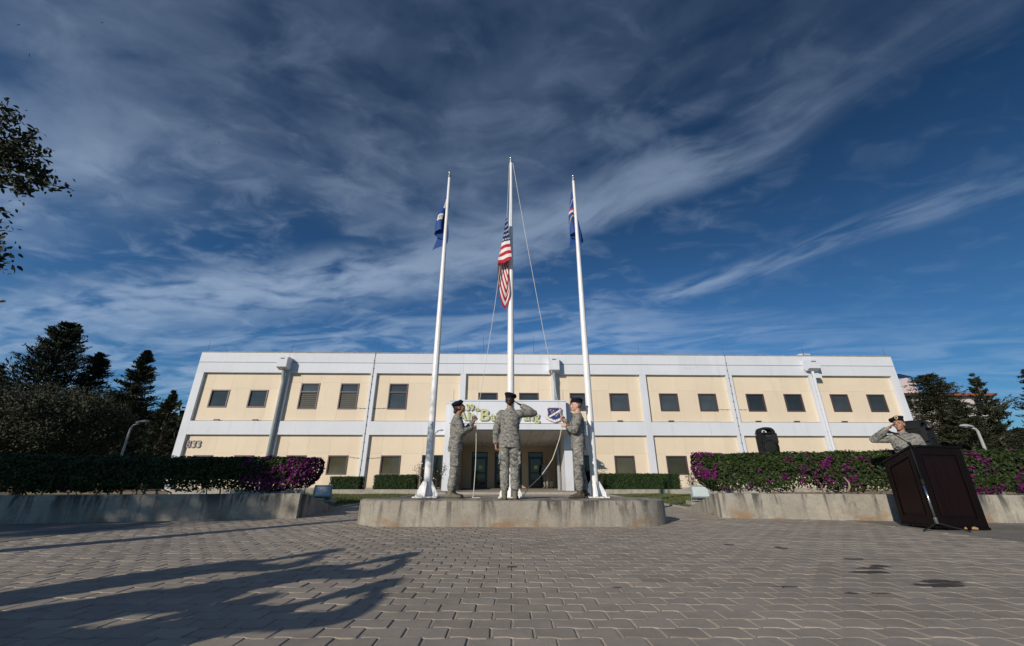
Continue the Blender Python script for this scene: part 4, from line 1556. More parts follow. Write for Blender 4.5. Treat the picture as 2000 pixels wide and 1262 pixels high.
def person(label, loc, rz, H, skin, arms, head=(0, 0), female=False, boots='boot_sage', flash=True, lean=0.0, stance=.095, feet=(0, 0), fine=True, hair='hair_brown',
           beret=True, cloth_m='camo', group=None, seed=1):
    s = H / 1.70
    root_me_mb = MB()
    sh = lambda p: Vector((p[0], p[1] + lean * max(p[2] - .9, 0), p[2]))
    hc = sh((0, 0.012, 1.592))
    HM = Euler((head[1], 0, head[0]), 'XYZ').to_matrix()
    hp = lambda x, y, z: hc + HM @ Vector((x, y, z))
    b = root_me_mb
    # head
    b.ell(hp(0, -.008, .018), (.074, .094, .090), HM, 16, 12)
    b.ell(hp(0, .022, -.040), (.060, .072, .072), HM, 14, 10)
    b.ell(hp(0, .070, -.094), (.026, .024, .020), HM, 10, 8)
    b.ell(hp(0, .094, -.022), (.012, .022, .024), HM, 8, 6)
    b.tube([hp(0, .086, .018), hp(0, .104, -.026)], [.008, .012], 8, True)
    b.ell(hp(0, .088, .026), (.048, .012, .010), HM, 10, 6)
    b.ell(hp(0, .091, -.058), (.023, .010, .0055), HM, 10, 6)
    b.ell(hp(0, .088, -.069), (.020, .010, .006), HM, 10, 6)
    for q in (-1, 1):
        b.ell(hp(q * .076, -.010, -.014), (.010, .022, .031), HM, 10, 8)
        b.ell(hp(q * .038, .070, -.030), (.022, .020, .020), HM, 8, 6)
    b.tube([sh((0, -.012, 1.40)), hp(0, -.020, -.075)], [.058, .054], 14, True)
    # trunk
    def ring(z, a, c, yo=0.0, n=20):
        p0 = sh((0, yo, z))
        return [Vector((p0.x + a * math.cos(2 * PI * k / n), p0.y + c * math.sin(2 * PI * k / n), z)) for k in range(n)]
    fw = .94 if female else 1.0
    b.rings([ring(.82, .12, .09), ring(.90, .155, .105), ring(1.04, .13 * fw, .095), ring(1.20, .155 * fw, .11), ring(1.33, .165 * fw, .095), ring(1.40, .09, .07)])
    SX = .175 * fw
    A_ = {}
    for sd, sg in (('R', 1), ('L', -1)):
        e, w, hd, hn, cu, th = arms[sd]
        S0 = sh((sg * SX, -.005, 1.355))
        e, w = sh(e), sh(w)
        A_[sd] = (S0, e, w)
        b.tube([S0, S0.lerp(e, .5), e], [.050, .045, .038], 10, True)
        b.tube([e, e.lerp(w, .4), w], [.038, .037, .026], 10, True)
        hand(b, w, hd, hn, sg, cu, th, .95 if female else 1.03)
    # legs
    LG = {}
    for sg in (-1, 1):
        fy = feet[0] if sg < 0 else feet[1]
        hp_, kn, an = Vector((sg * .085, 0, .88)), Vector((sg * (stance + .0), .012 + fy * .5, .48)), Vector((sg * stance, -.025 + fy, .09))
        LG[sg] = (hp_, kn, an)
        b.tube([hp_, hp_.lerp(kn, .5), kn], [.085, .072, .055], 10, True)
        b.tube([kn, kn.lerp(an, .35), an], [.053, .054, .036], 10, True)
        b.tube([an + Vector((0, -.02, -.05)), an + Vector((0, .16, -.055))], [.034, .028], 8, True)
    vx = .0055 if fine else .011
    me = solid(b, vx, 5, 'person_body')
    me.materials.append(M[skin])
    if s != 1: me.transform(Matrix.Scale(s, 4))
    root = link_mesh('person', me, None, loc)
    root.rotation_euler = (0, 0, rz)
    tag(root, label, 'person', group)

    def child(mb, name, m, voxel, smooth=4, wr=0.0):
        if voxel:
            mm = solid(mb, voxel, smooth, name, wr, seed * 7.3)
            mm.materials.append(M[m])
            if s != 1: mm.transform(Matrix.Scale(s, 4))
            return link_mesh(name, mm, root)
        o = mb.build(name, M[m], root, smooth=R(60))
        if s != 1: o.data.transform(Matrix.Scale(s, 4))
        return o

    # jacket
    j = MB()
    j.rings([ring(.795, .178, .132, .0), ring(.86, .180, .134, .0), ring(.97, .176 * (1.0 if female else 1), .128, .0), ring(1.06, .162 * fw, .122, .004),
             ring(1.20, .182 * fw, .135, .008), ring(1.32, .190 * fw, .118, -.004), ring(1.375, .165 * fw, .096, -.008), ring(1.415, .092, .078, -.008), ring(1.452, .073, .072, -.004)])
    for sd in 'RL':
        S0, e, w = A_[sd]
        sg = 1 if sd == 'R' else -1
        j.ell(S0 + Vector((0, 0, -.01)), (.070, .076, .066), None, 12, 8)
        q = w + (e - w).normalized() * .012
        j.tube([S0 + Vector((-sg * .03, 0, .0)), S0.lerp(e, .55), e], [.074, .070, .062], 12, True)
        j.tube([e, e.lerp(q, .4), e.lerp(q, .86), q], [.062, .061, .050, .047], 12, False)
    for q in (-1, 1):   # collar wings and chest pockets
        j.obox(sh((q * .042, .074, 1.412)), Vector((.030, -.010 * 1, -.012)) * 1, (0, .006, .004), (q * .004, .010, .026))
        j.obox(sh((q * .088, .128, 1.215)), (.055, 0, 0), (0, .012, 0), (0, 0, .065))
    child(j, 'jacket', cloth_m, .0095 if fine else .016, 3, .0085)
    # trousers
    p = MB()
    p.rings([ring(.80, .150, .112), ring(.86, .168, .122, -.004), ring(.94, .164, .118, -.004), ring(1.0, .145, .105)])
    for sg in (-1, 1):
        h0, kn, an = LG[sg]
        p.tube([h0 + Vector((0, 0, -.0)), h0.lerp(kn, .25), h0.lerp(kn, .6), kn, kn.lerp(an, .35), kn.lerp(an, .70), an + Vector((0, .008, .085))],
               [.100, .099, .090, .079, .077, .078, .070], 14, True)
        c = h0.lerp(kn, .62) + Vector((sg * .082, -.005, 0))
        p.obox(c, (.014, 0, 0), (0, .075, 0), (0, 0, .095))
    child(p, 'trousers', cloth_m, .0095 if fine else .016, 3, .0105)
    # boots
    for sg in (-1, 1):
        an = LG[sg][2]
        t = MB()
        t.tube([an + Vector((0, .004, .10)), an + Vector((0, 0, -.03))], [.050, .048], 12, True)
        rs = []
        for y, hw, z1 in ((-.080, .022, .070), (-.066, .036, .088), (-.02, .040, .100), (.05, .043, .088), (.11, .048, .066), (.16, .043, .056), (.19, .026, .042)):
            rs.append([Vector((an.x + sg * .012 * max(y, 0) / .15 + hw * math.cos(2 * PI * k / 12), an.y + y, max(z1 / 2 + z1 / 2 * 1.05 * math.sin(2 * PI * k / 12), 0.004))) for k in range(12)])
        t.rings(rs)
        bo = child(t, 'boot', boots, .008, 3)
        so = MB()
        ol = [(-.082, .026), (-.06, .042), (.05, .046), (.11, .052), (.17, .045), (.20, .02)]
        poly = [(an.x + sg * .012 * max(y, 0) / .15 + hw, an.y + y) for y, hw in ol] + [(an.x + sg * .012 * max(y, 0) / .15 - hw, an.y + y) for y, hw in ol[::-1]]
        so.prism(poly, lambda a, c: (a, c, 0.0), lambda a, c: (a, c, .020))
        so_ = so.build('sole', M['boot_brown'] if boots == 'boot_sage' else M['dark_cloth'], bo)
        if s != 1: so_.data.transform(Matrix.Scale(s, 4))
    # hair
    hm = MB()
    if female:
        hm.ell(hp(0, -.022, .012), (.081, .090, .092), HM, 16, 12)
        hm.ell(hp(0, -.100, -.045), (.046, .036, .044), HM, 12, 8)
    else:
        hm.ell(hp(0, -.020, .020), (.0775, .086, .082), HM, 16, 12)
    child(hm, 'hair', hair, .008 if fine else .014, 3)
    for q in (-1, 1):
        e_ = MB().ell(hp(q * .030, .0835, .004), (.011, .008, .0055), HM, 8, 6)
        child(e_, 'eye', 'eye', 0)
    if beret:
        bm_ = MB()
        RT = HM @ Euler((-.10, .26, 0), 'XYZ').to_matrix()
        bm_.ell(hp(.010, -.004, .092), (.112, .122, .042), RT, 18, 10)
        bm_.ell(hp(.078, .000, .070), (.040, .085, .042), RT, 12, 8)
        bm_.ell(hp(-.010, .062, .104), (.050, .045, .034), RT, 12, 8)
        nn = 20
        rr = []
        for z, k in ((.040, 1.0), (.062, 1.02), (.085, 1.05)):
            rr.append([hp(.0815 * k * math.cos(2 * PI * i / nn), -.006 + .1015 * k * math.sin(2 * PI * i / nn), z + .014 * math.sin(2 * PI * i / nn)) for i in range(nn)])
        bm_.rings(rr)
        bo = child(bm_, 'beret', 'beret', .0075 if fine else .014, 3)
        if flash:
            fl = MB()
            pts = [(-.020, .026), (.020, .026), (.022, .0), (.014, -.020), (0, -.029), (-.014, -.020), (-.022, 0)]
            c0 = Vector((-.022, .112, .092))
            fl.prism(pts, lambda a, c: hp(c0.x + a, c0.y - .004, c0.z + c), lambda a, c: hp(c0.x + a, c0.y + .010, c0.z + c))
            f_ = fl.build('flash', M['emb_gold'], bo)
            fl = MB()
            fl.prism([(a * .65, c * .65) for a, c in pts], lambda a, c: hp(c0.x + a, c0.y + .004, c0.z + c), lambda a, c: hp(c0.x + a, c0.y + .013, c0.z + c))
            f2 = fl.build('flash_crest', M['ink'], bo)
            for o in (f_, f2):
                if s != 1: o.data.transform(Matrix.Scale(s, 4))
    return root


FLAT = (0.04, 0.06, 0.05)
LOOSE = (0.45, 0.5, 0.4)
FIST = (1.15, 1.35, 0.9)
salute_R = ((.42, .125, 1.385), (.190, .165, 1.535), (-.80, -.30, .40), (-.35, .25, -.9), FLAT, .15)
hang_L = ((-.232, -.015, 1.085), (-.240, .03, .850), (.02, .05, -1), (1, .1, 0), (0.9, 1.0, .7), .8)
hang_R = ((.232, -.015, 1.085), (.240, .03, .850), (-.02, .05, -1), (-1, .1, 0), LOOSE, .6)

# 1 the person saluting in the middle
P1 = person('person in camouflage and dark beret seen from behind, saluting at the middle pole', (-.035, 6.99, PZ), R(-2), 1.70, 'skin_mid',
            {'R': salute_R, 'L': hang_L}, head=(R(-4), R(6)), female=True, flash=False, stance=.085, seed=2)


def grip(ropep, d, nrm):
    d, nrm = Vector(d).normalized(), Vector(nrm).normalized()
    return Vector(ropep) - d * .083 - nrm * .024


# 2 the person hauling on the left, facing right and looking up
W2, Z2, H2 = Vector((-1.02, 7.50, PZ)), R(-84), 1.655
k2 = 1.70 / H2
rot2 = Matrix.Rotation(Z2, 3, 'Z')
rp_u = at_y(931, 815, 7.50)
rp_l = at_y(930, 834, 7.50)
loc2 = lambda p: (rot2.inverted() @ (p - W2)) * k2
ru, rl = loc2(rp_u), loc2(rp_l)
LEAN2 = .035
un = lambda p: Vector((p[0], p[1] - LEAN2 * max(p[2] - .9, 0), p[2]))
dl_, nl_ = Vector((-.25, .92, .30)), Vector((-.9, -.2, .1))
wr_ = un(grip(rl, dl_, nl_))
du_, nu2 = Vector((.25, .62, .72)), Vector((.9, -.2, .1))
wl_ = un(grip(ru, du_, nu2))
P2 = person('person in camouflage and dark beret on the left, looking up and hauling the rope', W2, Z2, H2, 'skin_dark',
            {'R': ((.205, .10, 1.115), wr_, dl_, nl_, FIST, 1.0), 'L': ((-.20, .12, 1.13), wl_, du_, nu2, FIST, 1.0)}, head=(R(0), R(24)), female=True, flash=False,
            lean=LEAN2, stance=.095, feet=(.02, -.02), seed=3)

# 3 the person on the right, facing left, paying out the rope
W3, Z3, H3 = Vector((1.195, 7.50, PZ)), R(86), 1.695
k3 = 1.70 / H3
rot3 = Matrix.Rotation(Z3, 3, 'Z')
loc3 = lambda p: (rot3.inverted() @ (p - W3)) * k3
q_u = at_y(1096, 815, 7.46)
q_l = at_y(1098, 830, 7.46)
qu, ql = loc3(q_u), loc3(q_l)
LEAN3 = -.03
un3 = lambda p: Vector((p[0], p[1] - LEAN3 * max(p[2] - .9, 0), p[2]))
dL, nL = Vector((.25, .92, .25)), Vector((.9, -.2, .1))
dR, nR = Vector((-.25, .80, .55)), Vector((-.9, -.2, .1))
P3 = person('person in camouflage and badged beret on the right, facing left with the slack rope', W3, Z3, H3, 'skin_fair',
            {'L': ((-.215, .07, 1.105), un3(grip(ql, dL, nL)), dL, nL, FIST, 1.0), 'R': ((.20, .10, 1.12), un3(grip(qu, dR, nR)), dR, nR, FIST, 1.0)},
            head=(R(4), R(4)), female=False, boots='boot_brown', hair='hair_sandy', lean=LEAN3, stance=.10, feet=(.05, -.06), seed=4)

# 4 the person behind the lectern
P4 = person('person in camouflage and badged beret saluting behind the dark wooden lectern', (6.73, 7.10, 0), R(141), 1.66, 'skin_mid',
            {'R': ((.40, .06, 1.34), (.175, .160, 1.515), (-.70, -.25, .48), (-.35, .25, -.9), FLAT, .15), 'L': hang_L}, head=(R(-16), R(2)), hair='hair_brown', seed=5)

# 5 a person in the shade of the porch
P5 = person('dim person in camouflage standing in the shade by the right hand entrance door', bw(fac(1066, 930, -1.6)[0], 1.6, 0.155), R(150), 1.66, 'skin_mid',
            {'R': hang_R, 'L': hang_L}, head=(0, R(-14)), hair='hair_brown', beret=False, fine=False, seed=6)
bg = thing('backpack', 'black bag standing on the porch floor beside the dim person', 'bag', bw(fac(1078, 948, -1.5)[0], 1.5, 0.155), R(10))
MB().ell((0, 0, .22), (.15, .11, .225), None, 14, 10).build('body', M['dark_cloth'], bg, smooth=PI)
MB().ell((0, -.10, .15), (.10, .06, .11), None, 12, 8).build('pocket', M['dark_cloth'], bg, smooth=PI)
MB().tube([(-.04, 0, .44), (0, 0, .50), (.04, 0, .44)], .012, 6).build('handle', M['dark_cloth'], bg)

# 6 the saluting rank standing just left of the picture, whose shadows cross the paving
sunh = Vector((SUN_DIR.x, SUN_DIR.y)).normalized()
first = None
for i, (px, py, H_) in enumerate(((800, 1083, 1.74), (640, 1077, 1.72), (722, 1147, 1.68), (560, 1118, 1.75), (470, 1176, 1.70))):
    tip = ground(px, py)
    L = H_ / math.tan(SUN_EL)
    loc = (tip.x - sunh.x * L, tip.y - sunh.y * L, 0)
    lab = 'person in camouflage, %s of the saluting onlookers left of the camera' % ('tallest', 'nearest the planter', 'frontmost', 'second from the planter', 'rearmost')[i]
    if first is None:
        first = person(lab, loc, R(-42), H_, 'skin_mid', {'R': salute_R, 'L': hang_L}, female=False, fine=False, group='saluting onlookers left of the camera', seed=8)
    else:
        c = copy_tree(first)
        c['label'] = lab
        c.location = loc
        c.rotation_euler = (0, 0, R(-42 + (i % 3) * 6))

# ------------------------------------------------------------------ halyards
top = Vector((PCX, 7.66, 7.86))
rope('thin white halyard from the pole top down to the striped flag', [top + Vector((-.04, -.02, -.02)), at_y(990, 430, 7.50)], .0045, 5, 6, .01)
rope('thin white halyard from the striped flag down to the left person', [at_y(978, 512, 7.50), at_y(966, 600, 7.50), at_y(948, 715, 7.50), rp_u, rp_l + Vector((0, 0, .02))], .005, 5, 6, .012)
rope('thin white halyard slanting from the pole top to the right person', [top + Vector((.045, -.02, 0)), at_y(1030, 480, 7.50), at_y(1060, 640, 7.47), q_u + Vector((0, 0, .0)), q_l], .005, 5, 8, .012)
z0 = PZ + .012
c1 = at_y(929, 905, 7.50)
end1 = Vector((-.66, 7.50, z0))
rope('white rope hanging from the left person to the plinth', [rp_l, at_y(930, 868, 7.5), c1, at_y(927, 935, 7.5), Vector((at_y(925, 955, 7.5).x, 7.5, z0 + .03)), Vector((at_y(925, 955, 7.5).x - .02, 7.47, z0)), end1 + Vector((.12, -.05, 0))], .0065, 6, 5, .004)
rope('thick pale rope sagging from the right person down to the middle pole base', [q_l, at_y(1093, 856, 7.46), at_y(1079, 897, 7.46), at_y(1057, 929, 7.48), at_y(1034, 951, 7.5), Vector((.17, 7.53, z0)), Vector((.05, 7.50, z0))], .0072, 6, 6, .006)

# ------------------------------------------------------------------ lectern
lx, ly = 5.90, 6.19
lec = thing('lectern', 'tall dark mahogany lectern with panelled sides standing on the concrete at the right', 'lectern', (lx, ly, 0))
lec.rotation_euler = (0, R(1.6), R(-3))
W_, D_, HF, HB = .665, .55, 1.13, .925
zb = .06
m = MB().prism([(0, zb), (D_, zb), (D_, HB), (0, HF)], lambda a, b: (.0, a, b), lambda a, b: (W_, a, b))
m.build('body', M['wood'], lec, bevel=.006)


def side_quad(name, pts, y0, y1, mm, axis):
    if axis == 'front':
        return MB().prism(pts, lambda a, b: (a, y0, b), lambda a, b: (a, y1, b)).build(name, mm, lec, bevel=.004)
    return MB().prism(pts, lambda a, b: (y0, a, b), lambda a, b: (y1, a, b)).build(name, mm, lec, bevel=.004)


# front: stiles, rails, raised panel
side_quad('stile', [(-.012, zb), (.085, zb), (.085, HF - .03), (-.012, HF - .03)], -.018, -.001, M['wood'], 'front')
side_quad('stile', [(W_ - .085, zb), (W_ + .012, zb), (W_ + .012, HF - .03), (W_ - .085, HF - .03)], -.018, -.001, M['wood'], 'front')
side_quad('rail', [(.087, zb), (W_ - .087, zb), (W_ - .087, zb + .10), (.087, zb + .10)], -.018, -.001, M['wood'], 'front')
side_quad('rail', [(.087, HF - .13), (W_ - .087, HF - .13), (W_ - .087, HF - .03), (.087, HF - .03)], -.018, -.001, M['wood'], 'front')
side_quad('panel', [(.115, zb + .13), (W_ - .115, zb + .13), (W_ - .115, HF - .16), (.115, HF - .16)], -.012, -.001, M['woodpanel'], 'front')
# left side
zt_ = lambda y: HF + (HB - HF) * y / D_
side_quad('stile', [(-.0, zb), (.07, zb), (.07, zt_(.07) - .03), (0, HF - .03)], -.018, -.001, M['wood'], 'side')
side_quad('stile', [(D_ - .07, zb), (D_, zb), (D_, HB - .03), (D_ - .07, zt_(D_ - .07) - .03)], -.018, -.001, M['wood'], 'side')
side_quad('rail', [(.072, zb), (D_ - .072, zb), (D_ - .072, zb + .10), (.072, zb + .10)], -.018, -.001, M['wood'], 'side')
side_quad('rail', [(.072, zt_(.072) - .13), (D_ - .072, zt_(D_ - .072) - .13), (D_ - .072, zt_(D_ - .072) - .03), (.072, zt_(.072) - .03)], -.018, -.001, M['wood'], 'side')
side_quad('panel', [(.10, zb + .13), (D_ - .10, zb + .13), (D_ - .10, zt_(D_ - .1) - .16), (.10, zt_(.1) - .16)], -.012, -.001, M['woodpanel'], 'side')
m = MB().prism([(-.03, HF - .028), (D_ + .02, HB - .028 - .008), (D_ + .02, HB - .004), (-.03, HF + .008)], lambda a, b: (-.03, a, b), lambda a, b: (W_ + .03, a, b))
m.build('top_board', M['wood'], lec, bevel=.006)
m = MB().box(-.022, W_ + .022, -.028, D_ + .01, .028, zb)
m.build('base_board', M['wood'], lec, bevel=.005)
for x0, x1, h in ((.335, .375, .035), (.43, .52, .042)):
    MB().prism([(x0, .030), (x1, .030), (x1 - .008, .03 + h * .5), ((x0 + x1) / 2, .03 + h * .8), (x0 + .008, .03 + h * .6)], lambda a, b: (a, -.0292, b),
               lambda a, b: (a, -.020, b)).build('chipped_edge', M['chip'], lec)
for x in (.06, W_ - .06):
    for y in (.05, D_ - .05):
        MB().tube([(x - .012, y, .002 + .014 - x * .028 * 0), (x + .012, y, .016)], [.016, .016], 12).box(x - .02, x + .02, y - .012, y + .012, .018, .029).build('caster', M['blackplastic'], lec)

# microphone stand at the lectern corner
bx, by = lx - .045, ly - .075
ms = thing('microphone_stand', 'black boom microphone stand at the front corner of the lectern', 'microphone stand', (bx, by, 0))
MB().tube([(0, 0, .10), (0, 0, .62)], .013, 10).build('lower_tube', M['steel'], ms, smooth=PI)
MB().tube([(0, 0, .60), (0, 0, 1.16)], .009, 10).build('upper_tube', M['blackplastic'], ms, smooth=PI)
MB().tube([(0, 0, .59), (0, 0, .66)], .019, 10).build('clutch', M['blackplastic'], ms, smooth=R(50))
MB().tube([(0, 0, .09), (0, 0, .17)], .022, 10).build('hub', M['steel'], ms, smooth=R(50))
for a in (195, 320, 75):
    d = Vector((math.cos(R(a)), math.sin(R(a)), 0))
    MB().tube([Vector((0, 0, .10)), d * .16 + Vector((0, 0, .05)), d * .30 + Vector((0, 0, .014))], [.009, .009, .010], 8).build('leg', M['blackplastic'], ms, smooth=R(50))
micp = at_y(1741, 845, 6.72) - Vector((bx, by, 0))
bo = Vector((0, 0, 1.15))
dd_ = (micp - bo).normalized()
MB().tube([bo - dd_ * .22, bo + dd_ * (micp - bo).length], .007, 8).build('boom', M['blackplastic'], ms, smooth=PI)
MB().ell(bo, (.022, .022, .026), None, 10, 8).build('boom_clamp', M['blackplastic'], ms, smooth=PI)
mt = thing('microphone', 'black hand microphone held by the boom in front of the saluting speaker', 'microphone', micp + Vector((bx, by, 0)))
dm = Vector((-.96, .12, .22)).normalized()
MB().tube([Vector((.10, -.015, -.025)), Vector((0, 0, 0))], [.012, .017], 12, True).build('handle', M['blackplastic'], mt, smooth=PI)
MB().ell(dm * .03, (.027, .027, .027), None, 14, 10).build('grille_ball', M['grille'], mt, smooth=PI)


# ------------------------------------------------------------------ loudspeakers on stands
def speaker(label, base, zbot, rz, tilt=0.0):
    w, h, d = .43, .70, .34
    t = thing('loudspeaker', label, 'loudspeaker', (base[0], base[1], zbot), rz)
    t.rotation_euler = (tilt, 0, rz)
    # half outline of the front, without the handle arch
    hw = w / 2
    low = [(-hw * .98, 0), (hw * .98, 0), (hw, .05), (hw, .50), (hw * .93, .545), (-hw * .93, .545), (-hw, .50), (-hw, .05)]
    m = MB()
    f0 = lambda a, b: (a, -d / 2, b)
    f1 = lambda a, b: (a * .72, d / 2, .02 + b * .94)
    m.prism(low, f0, f1)
    m.build('cabinet', M['blackplastic'], t, bevel=.012)
    # handle arch with its opening
    ar = MB()
    n = 14
    rs = []
    for i in range(n + 1):
        th = PI * i / n
        ro, ri = (hw * .93, .155), (hw * .58, .085)
        px = math.cos(th)
        pz = math.sin(th)
        ex = 2.6
        sx = math.copysign(abs(px) ** (2 / ex), px)
        sz = pz ** (2 / ex)
        o_, i_ = (ro[0] * sx, .540 + ro[1] * sz), (ri[0] * sx, .562 + ri[1] * sz)
        rs.append([(o_[0], -d / 2 + .004, o_[1]), (o_[0] * .9, d / 2 - .10, o_[1]), (i_[0] * .9, d / 2 - .10, i_[1]), (i_[0], -d / 2 + .004, i_[1])])
    ar.rings(rs)
    ar.box(-hw * .92, hw * .92, -d / 2 + .004, d / 2 - .10, .535, .563)
    ar.build('handle', M['blackplastic'], t, smooth=R(40))
    MB().tube([(0, -.02, .56), (0, -.02, .60)], [.03, .018], 10).ell((0, -.02, .606), (.030, .02, .014), None, 10, 6).build('flying_point', M['blackplastic'], t, smooth=R(50))
    # horn: a flared recess
    hn = MB()
    q0 = [(-hw * .86, -d / 2 - .012, .33), (hw * .86, -d / 2 - .012, .33), (hw * .82, -d / 2 - .012, .525), (-hw * .82, -d / 2 - .012, .525)]
    q1 = [(-.028, -d / 2 + .13, .445), (.028, -d / 2 + .13, .445), (.028, -d / 2 + .13, .50), (-.028, -d / 2 + .13, .50)]
    ro = [(-hw * .96, -d / 2 - .006, .30), (hw * .96, -d / 2 - .006, .30), (hw * .90, -d / 2 - .006, .54), (-hw * .90, -d / 2 - .006, .54)]
    # flare lies proud of the face so that it reads as a mouth
    fl = MB()
    c = (0, 0)
    rim0 = [(-hw * .90, .315), (hw * .90, .315), (hw * .86, .535), (-hw * .86, .535)]
    thr = [(-.05, .455), (.05, .455), (.05, .505), (-.05, .505)]
    fl.rings([[(a, -d / 2 - .052, b) for a, b in rim0], [(a, -d / 2 - .006, b) for a, b in thr]], cap=False)
    fl.rings([[(a, -d / 2 - .052, b) for a, b in rim0], [(a * 1.06, -d / 2 - .050, .425 + (b - .425) * 1.06) for a, b in rim0], [(a * 1.08, -d / 2 + .002, .425 + (b - .425) * 1.08) for a, b in rim0]], cap=False)
    fl.build('horn', M['blackplastic'], t, smooth=R(30))
    MB().box(-.05, .05, -d / 2 - .007, -d / 2 + .0, .455, .505).build('throat', M['ink'], t)
    # woofer: ring and domed grille
    rg = MB()
    rr = [(.192, 0), (.192, .050), (.184, .056), (.172, .052), (.170, .03)]
    rg.rings([[(r * math.cos(2 * PI * k / 40), -d / 2 - z, .195 + r * math.sin(2 * PI * k / 40)) for k in range(40)] for r, z in rr], cap=False)
    rg.build('woofer_ring', M['blackplastic'], t, smooth=R(40))
    gr = MB()
    gr.rings([[(r * math.cos(2 * PI * k / 40), -d / 2 - z, .195 + r * math.sin(2 * PI * k / 40)) for k in range(40)] for r, z in ((.171, .036), (.13, .046), (.07, .052), (.01, .054))], cap=True)
    gr.build('woofer_grille', M['grille'], t, smooth=PI)
    for sx in (-1, 1):
        MB().prism([(sx * .205, .012), (sx * .205, .085), (sx * .135, .012)], lambda a, b: (a, -d / 2 - .004, b), lambda a, b: (a, -d / 2 + .002, b)).build('port', M['ink'], t)
    s = thing('speaker_stand', 'black tripod stand under ' + label.split(' loud')[0].replace('black', 'the') + ' loudspeaker, mostly hidden by the hedge', 'speaker stand', (base[0], base[1], base[2]), rz)
    zz = zbot - base[2]
    MB().tube([(0, 0, .3), (0, 0, zz + .01)], .018, 10).build('pole', M['blackplastic'], s, smooth=PI)
    for k in range(3):
        d_ = Vector((math.cos(R(90 + 120 * k)), math.sin(R(90 + 120 * k)), 0))
        MB().tube([Vector((0, 0, .62)), d_ * .5 + Vector((0, 0, .012))], .011, 8).build('leg', M['blackplastic'], s, smooth=PI)
    return t


p = at_y(1501, 887, 10.6)
speaker('black upright loudspeaker above the right hedge, facing the camera, loudspeaker', (p.x, 10.6, .15), at_y(1500, 891, 10.6).z, R(-6))
p = at_y(1795, 872, 7.66)
speaker('black angled loudspeaker behind the person at the lectern, loudspeaker', (p.x, 7.66, .27), at_y(1797, 898, 7.66).z, R(30), R(0))
for o in COL.objects:
    if o.name.startswith('loudspeaker') and o.get('label'): o['label'] = o['label'].replace(', loudspeaker', '')

lb = {'speaker_stand': 'black tripod stand carrying the upright loudspeaker behind the right hedge', 'speaker_stand.001': 'black tripod stand carrying the angled loudspeaker behind the lectern'}
for k, v in lb.items():
    if k in bpy.data.objects: bpy.data.objects[k]['label'] = v


# ------------------------------------------------------------------ floodlights on pads
def flood(label, padlab, x, y, yaw, tilt):
    p = thing('light_pad', padlab, 'concrete pad', (x, y, 0))
    MB().box(-.36, .36, -.2, .2, -.03, .105).build('block', M['kerb'], p, bevel=.01)
    t = thing('floodlight', label, 'floodlight', (x, y, .105), yaw)
    E_ = Euler((tilt, 0, 0), 'XYZ').to_matrix()
    T = lambda v: E_ @ Vector(v) + Vector((0, 0, .20))
    w, h, d = .235, .17, .075
    fr = [(-w, -d, -h), (w, -d, -h), (w, -d, h), (-w, -d, h)]
    bk = [(-w * .8, d * 1.2, -h * .7), (w * .8, d * 1.2, -h * .7), (w * .8, d * 1.2, h * .7), (-w * .8, d * 1.2, h * .7)]
    m = MB().rings([[T(q) for q in fr], [T((a, 0, c)) for a, b, c in fr], [T(q) for q in bk]])
    m.build('housing', M['housing'], t, bevel=.012)
    m = MB()
    for a0, a1, c0, c1 in ((-w, w, h - .035, h + .004), (-w, w, -h - .004, -h + .035), (-w - .004, -w + .035, -h + .035, h - .035), (w - .035, w + .004, -h + .035, h - .035)):
        m.obox(T(((a0 + a1) / 2, -d - .012, (c0 + c1) / 2)), E_ @ Vector(((a1 - a0) / 2, 0, 0)), E_ @ Vector((0, .012, 0)), E_ @ Vector((0, 0, (c1 - c0) / 2)))
    m.build('bezel', M['housing'], t, bevel=.004)
    MB().obox(T((0, -d - .006, 0)), E_ @ Vector((w - .035, 0, 0)), E_ @ Vector((0, .004, 0)), E_ @ Vector((0, 0, h - .035))).build('lens', M['lens'], t)
    for sx in (-1, 1):
        MB().box(sx * (w + .012) - .006, sx * (w + .012) + .006, -.02, .02, .0, .22).build('bracket_arm', M['housing'], t, bevel=.003)
    MB().box(-w - .018, w + .018, -.03, .03, 0, .012).build('bracket_foot', M['housing'], t)
    MB().box(.06, .20, .06, .16, .012, .13).build('ballast_box', M['housing'], t, bevel=.008)
    MB().tube([(.22, .05, .10), (.30, .0, .12), (.36, -.02, .06), (.33, -.03, -.02), (.26, -.0, -.0)], .009, 6).build('cable', M['rope'], t, smooth=PI)


flood('grey floodlight in the shade at the end of the left planter', 'concrete pad under the left floodlight', -5.42, 12.4, R(18), R(-28))
flood('grey floodlight with pale glass at the left end of the right hedge', 'concrete pad under the right floodlight', 5.22, 12.0, R(-20), R(-28))

